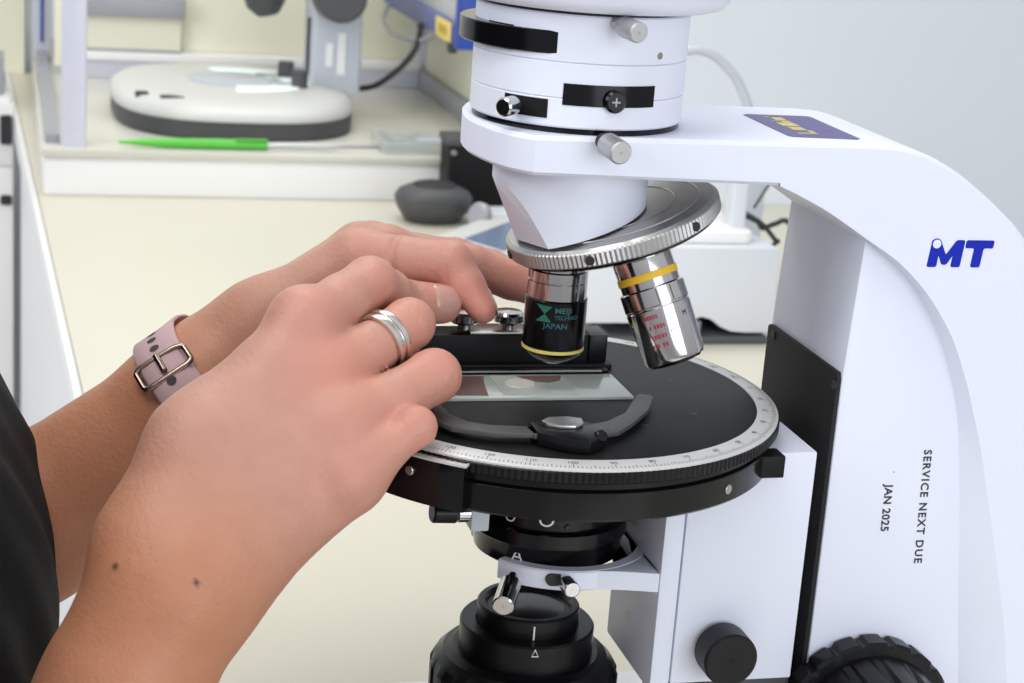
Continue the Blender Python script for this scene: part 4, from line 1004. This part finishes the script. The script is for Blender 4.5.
b = B(); bandmesh(b, 0, 360, -8.8, 8.8, .9, 2.3, 72, closed=True); strap = obj('strap', b, 'strap', wt, ang=50)
b = B(); bandmesh(b, BUCK-75, BUCK+6, -8.0, 8.0, 2.3, 3.8, 24); over = obj('strap_tail', b, 'strap', wt, ang=50)
def loop(bm, pts, r):
    n = len(pts); rings = []
    for i in range(n):
        d = (pts[(i+1) % n]-pts[i-1]).normalized(); u = d.cross(Vector(e1)); u.normalize(); v = d.cross(u)
        rings.append([bm.verts.new(pts[i]+u*(r*math.cos(2*math.pi*k/8))+v*(r*math.sin(2*math.pi*k/8))) for k in range(8)])
    for i in range(n):
        for k in range(8): face(bm, [rings[i][k], rings[i][(k+1) % 8], rings[(i+1) % n][(k+1) % 8], rings[(i+1) % n][k]])
b = B(); loop(b, [wband(BUCK+py, px_, 3.9) for px_, py in rrect(0, -3, 10.0, 9.5, 3.5, 5)], 1.15); bk = obj('buckle', b, 'metal2', wt, ang=60)
b = B(); P0 = wband(BUCK+8, 0, 4.3); P1 = wband(BUCK-9, 0, 4.6); cyl(b, P0, P1, 1.3, cham=.4); obj('buckle_pin', b, 'metal2', bk)
def dot(bm, phi, lift, hx, hy):
    c0 = [bm.verts.new(wband(phi+hy*math.sin(2*math.pi*k/14), hx*math.cos(2*math.pi*k/14), lift)) for k in range(14)]; face(bm, c0)
for q, (ph, lf) in enumerate(((BUCK+20, 2.42), (BUCK+33, 2.42), (BUCK+46, 2.42), (BUCK-17, 3.92), (BUCK-30, 3.92), (BUCK-43, 3.92), (BUCK-56, 3.92))):
    b = B(); dot(b, ph, lf, 1.9, 3.4); obj('strap_hole', b, 'hole', strap if lf < 3 else over)

# ---- ring on the near hand
d = J['RP3']-J['RM3']; d /= np.linalg.norm(d); rc = lerp(J['RM3'], J['RP3'], .70)
b = B()
for s0, s1 in ((-3.0, -.5), (.5, 3.0)):
    lathe(b, [(9.6, s0), (10.7, s0+.2), (11.0, (s0+s1)/2), (10.7, s1-.2), (9.6, s1), (9.6, s0)], Vector(rc), Vector(d), seg=64, cap=False, mod=lambda k, r, t_: (-.22 if k % 2 and r > 10.8 else 0))
lathe(b, [(9.6, -.6), (10.2, -.6), (10.2, .6), (9.6, .6), (9.6, -.6)], Vector(rc), Vector(d), seg=64, cap=False)
o = obj('finger_ring', b, 'silver', label='silver double band ring worn on a finger of the near hand', cat='ring', ang=30, base=(float(rc[0]), float(rc[1]), float(rc[2])-10))

# ---- fingernails
def nail(f, F, c, d, n, L, Wd, name='fingernail'):
    d = np.array(d, float); d /= np.linalg.norm(d); n = np.array(n, float); n -= d*(n@d); n /= np.linalg.norm(n); sd = np.cross(d, n)
    bm = B(); NU, NV = 14, 12; g = []
    for i in range(NU+1):
        u = -1+2*i/NU; row = []
        wv = Wd/2*(1-abs(u)**4*.45 if u > 0 else 1-abs(u)**5*.35)
        for k in range(NV+1):
            v = -1+2*k/NV; a = v*wv/7.2; dd = n*math.cos(a)+sd*math.sin(a); o_ = np.array(c)+d*(u*L/2*(1-.12*v*v))
            r = march(f, F, o_, dd, 14, .1); row.append((o_, dd, r))
        g.append(row)
    Rr = np.array([[q[2] for q in row] for row in g])
    for _ in range(4):
        Pd = np.pad(Rr, 1, mode='edge'); Rr = (Pd[1:-1, 1:-1]*2+Pd[:-2, 1:-1]+Pd[2:, 1:-1]+Pd[1:-1, :-2]+Pd[1:-1, 2:])/6
    top = [[bm.verts.new(tuple(g[i][k][0]+g[i][k][1]*(Rr[i, k]+.42-.55*max(abs(-1+2*i/NU), abs(-1+2*k/NV))**6))) for k in range(NV+1)] for i in range(NU+1)]
    for i in range(NU):
        for k in range(NV): face(bm, [top[i][k], top[i+1][k], top[i+1][k+1], top[i][k+1]])
    return obj(name, bm, 'nail', person, ang=70)
cv = np.array((-197.8, -647.1, 208.9))
c = J['RT2']; nail(fR, FR, lerp(J['RD2'], c, .92), J['RT2']-J['RD2'], (cv-c)/np.linalg.norm(cv-c)*1.0+np.array((.05, 0, .35)), 13.5, 13)
c = J['LT1']; nail(fL, FL_, lerp(J['LI1'], c, .95), J['LT1']-J['LI1'], (1, .25, .35), 11, 10.5)
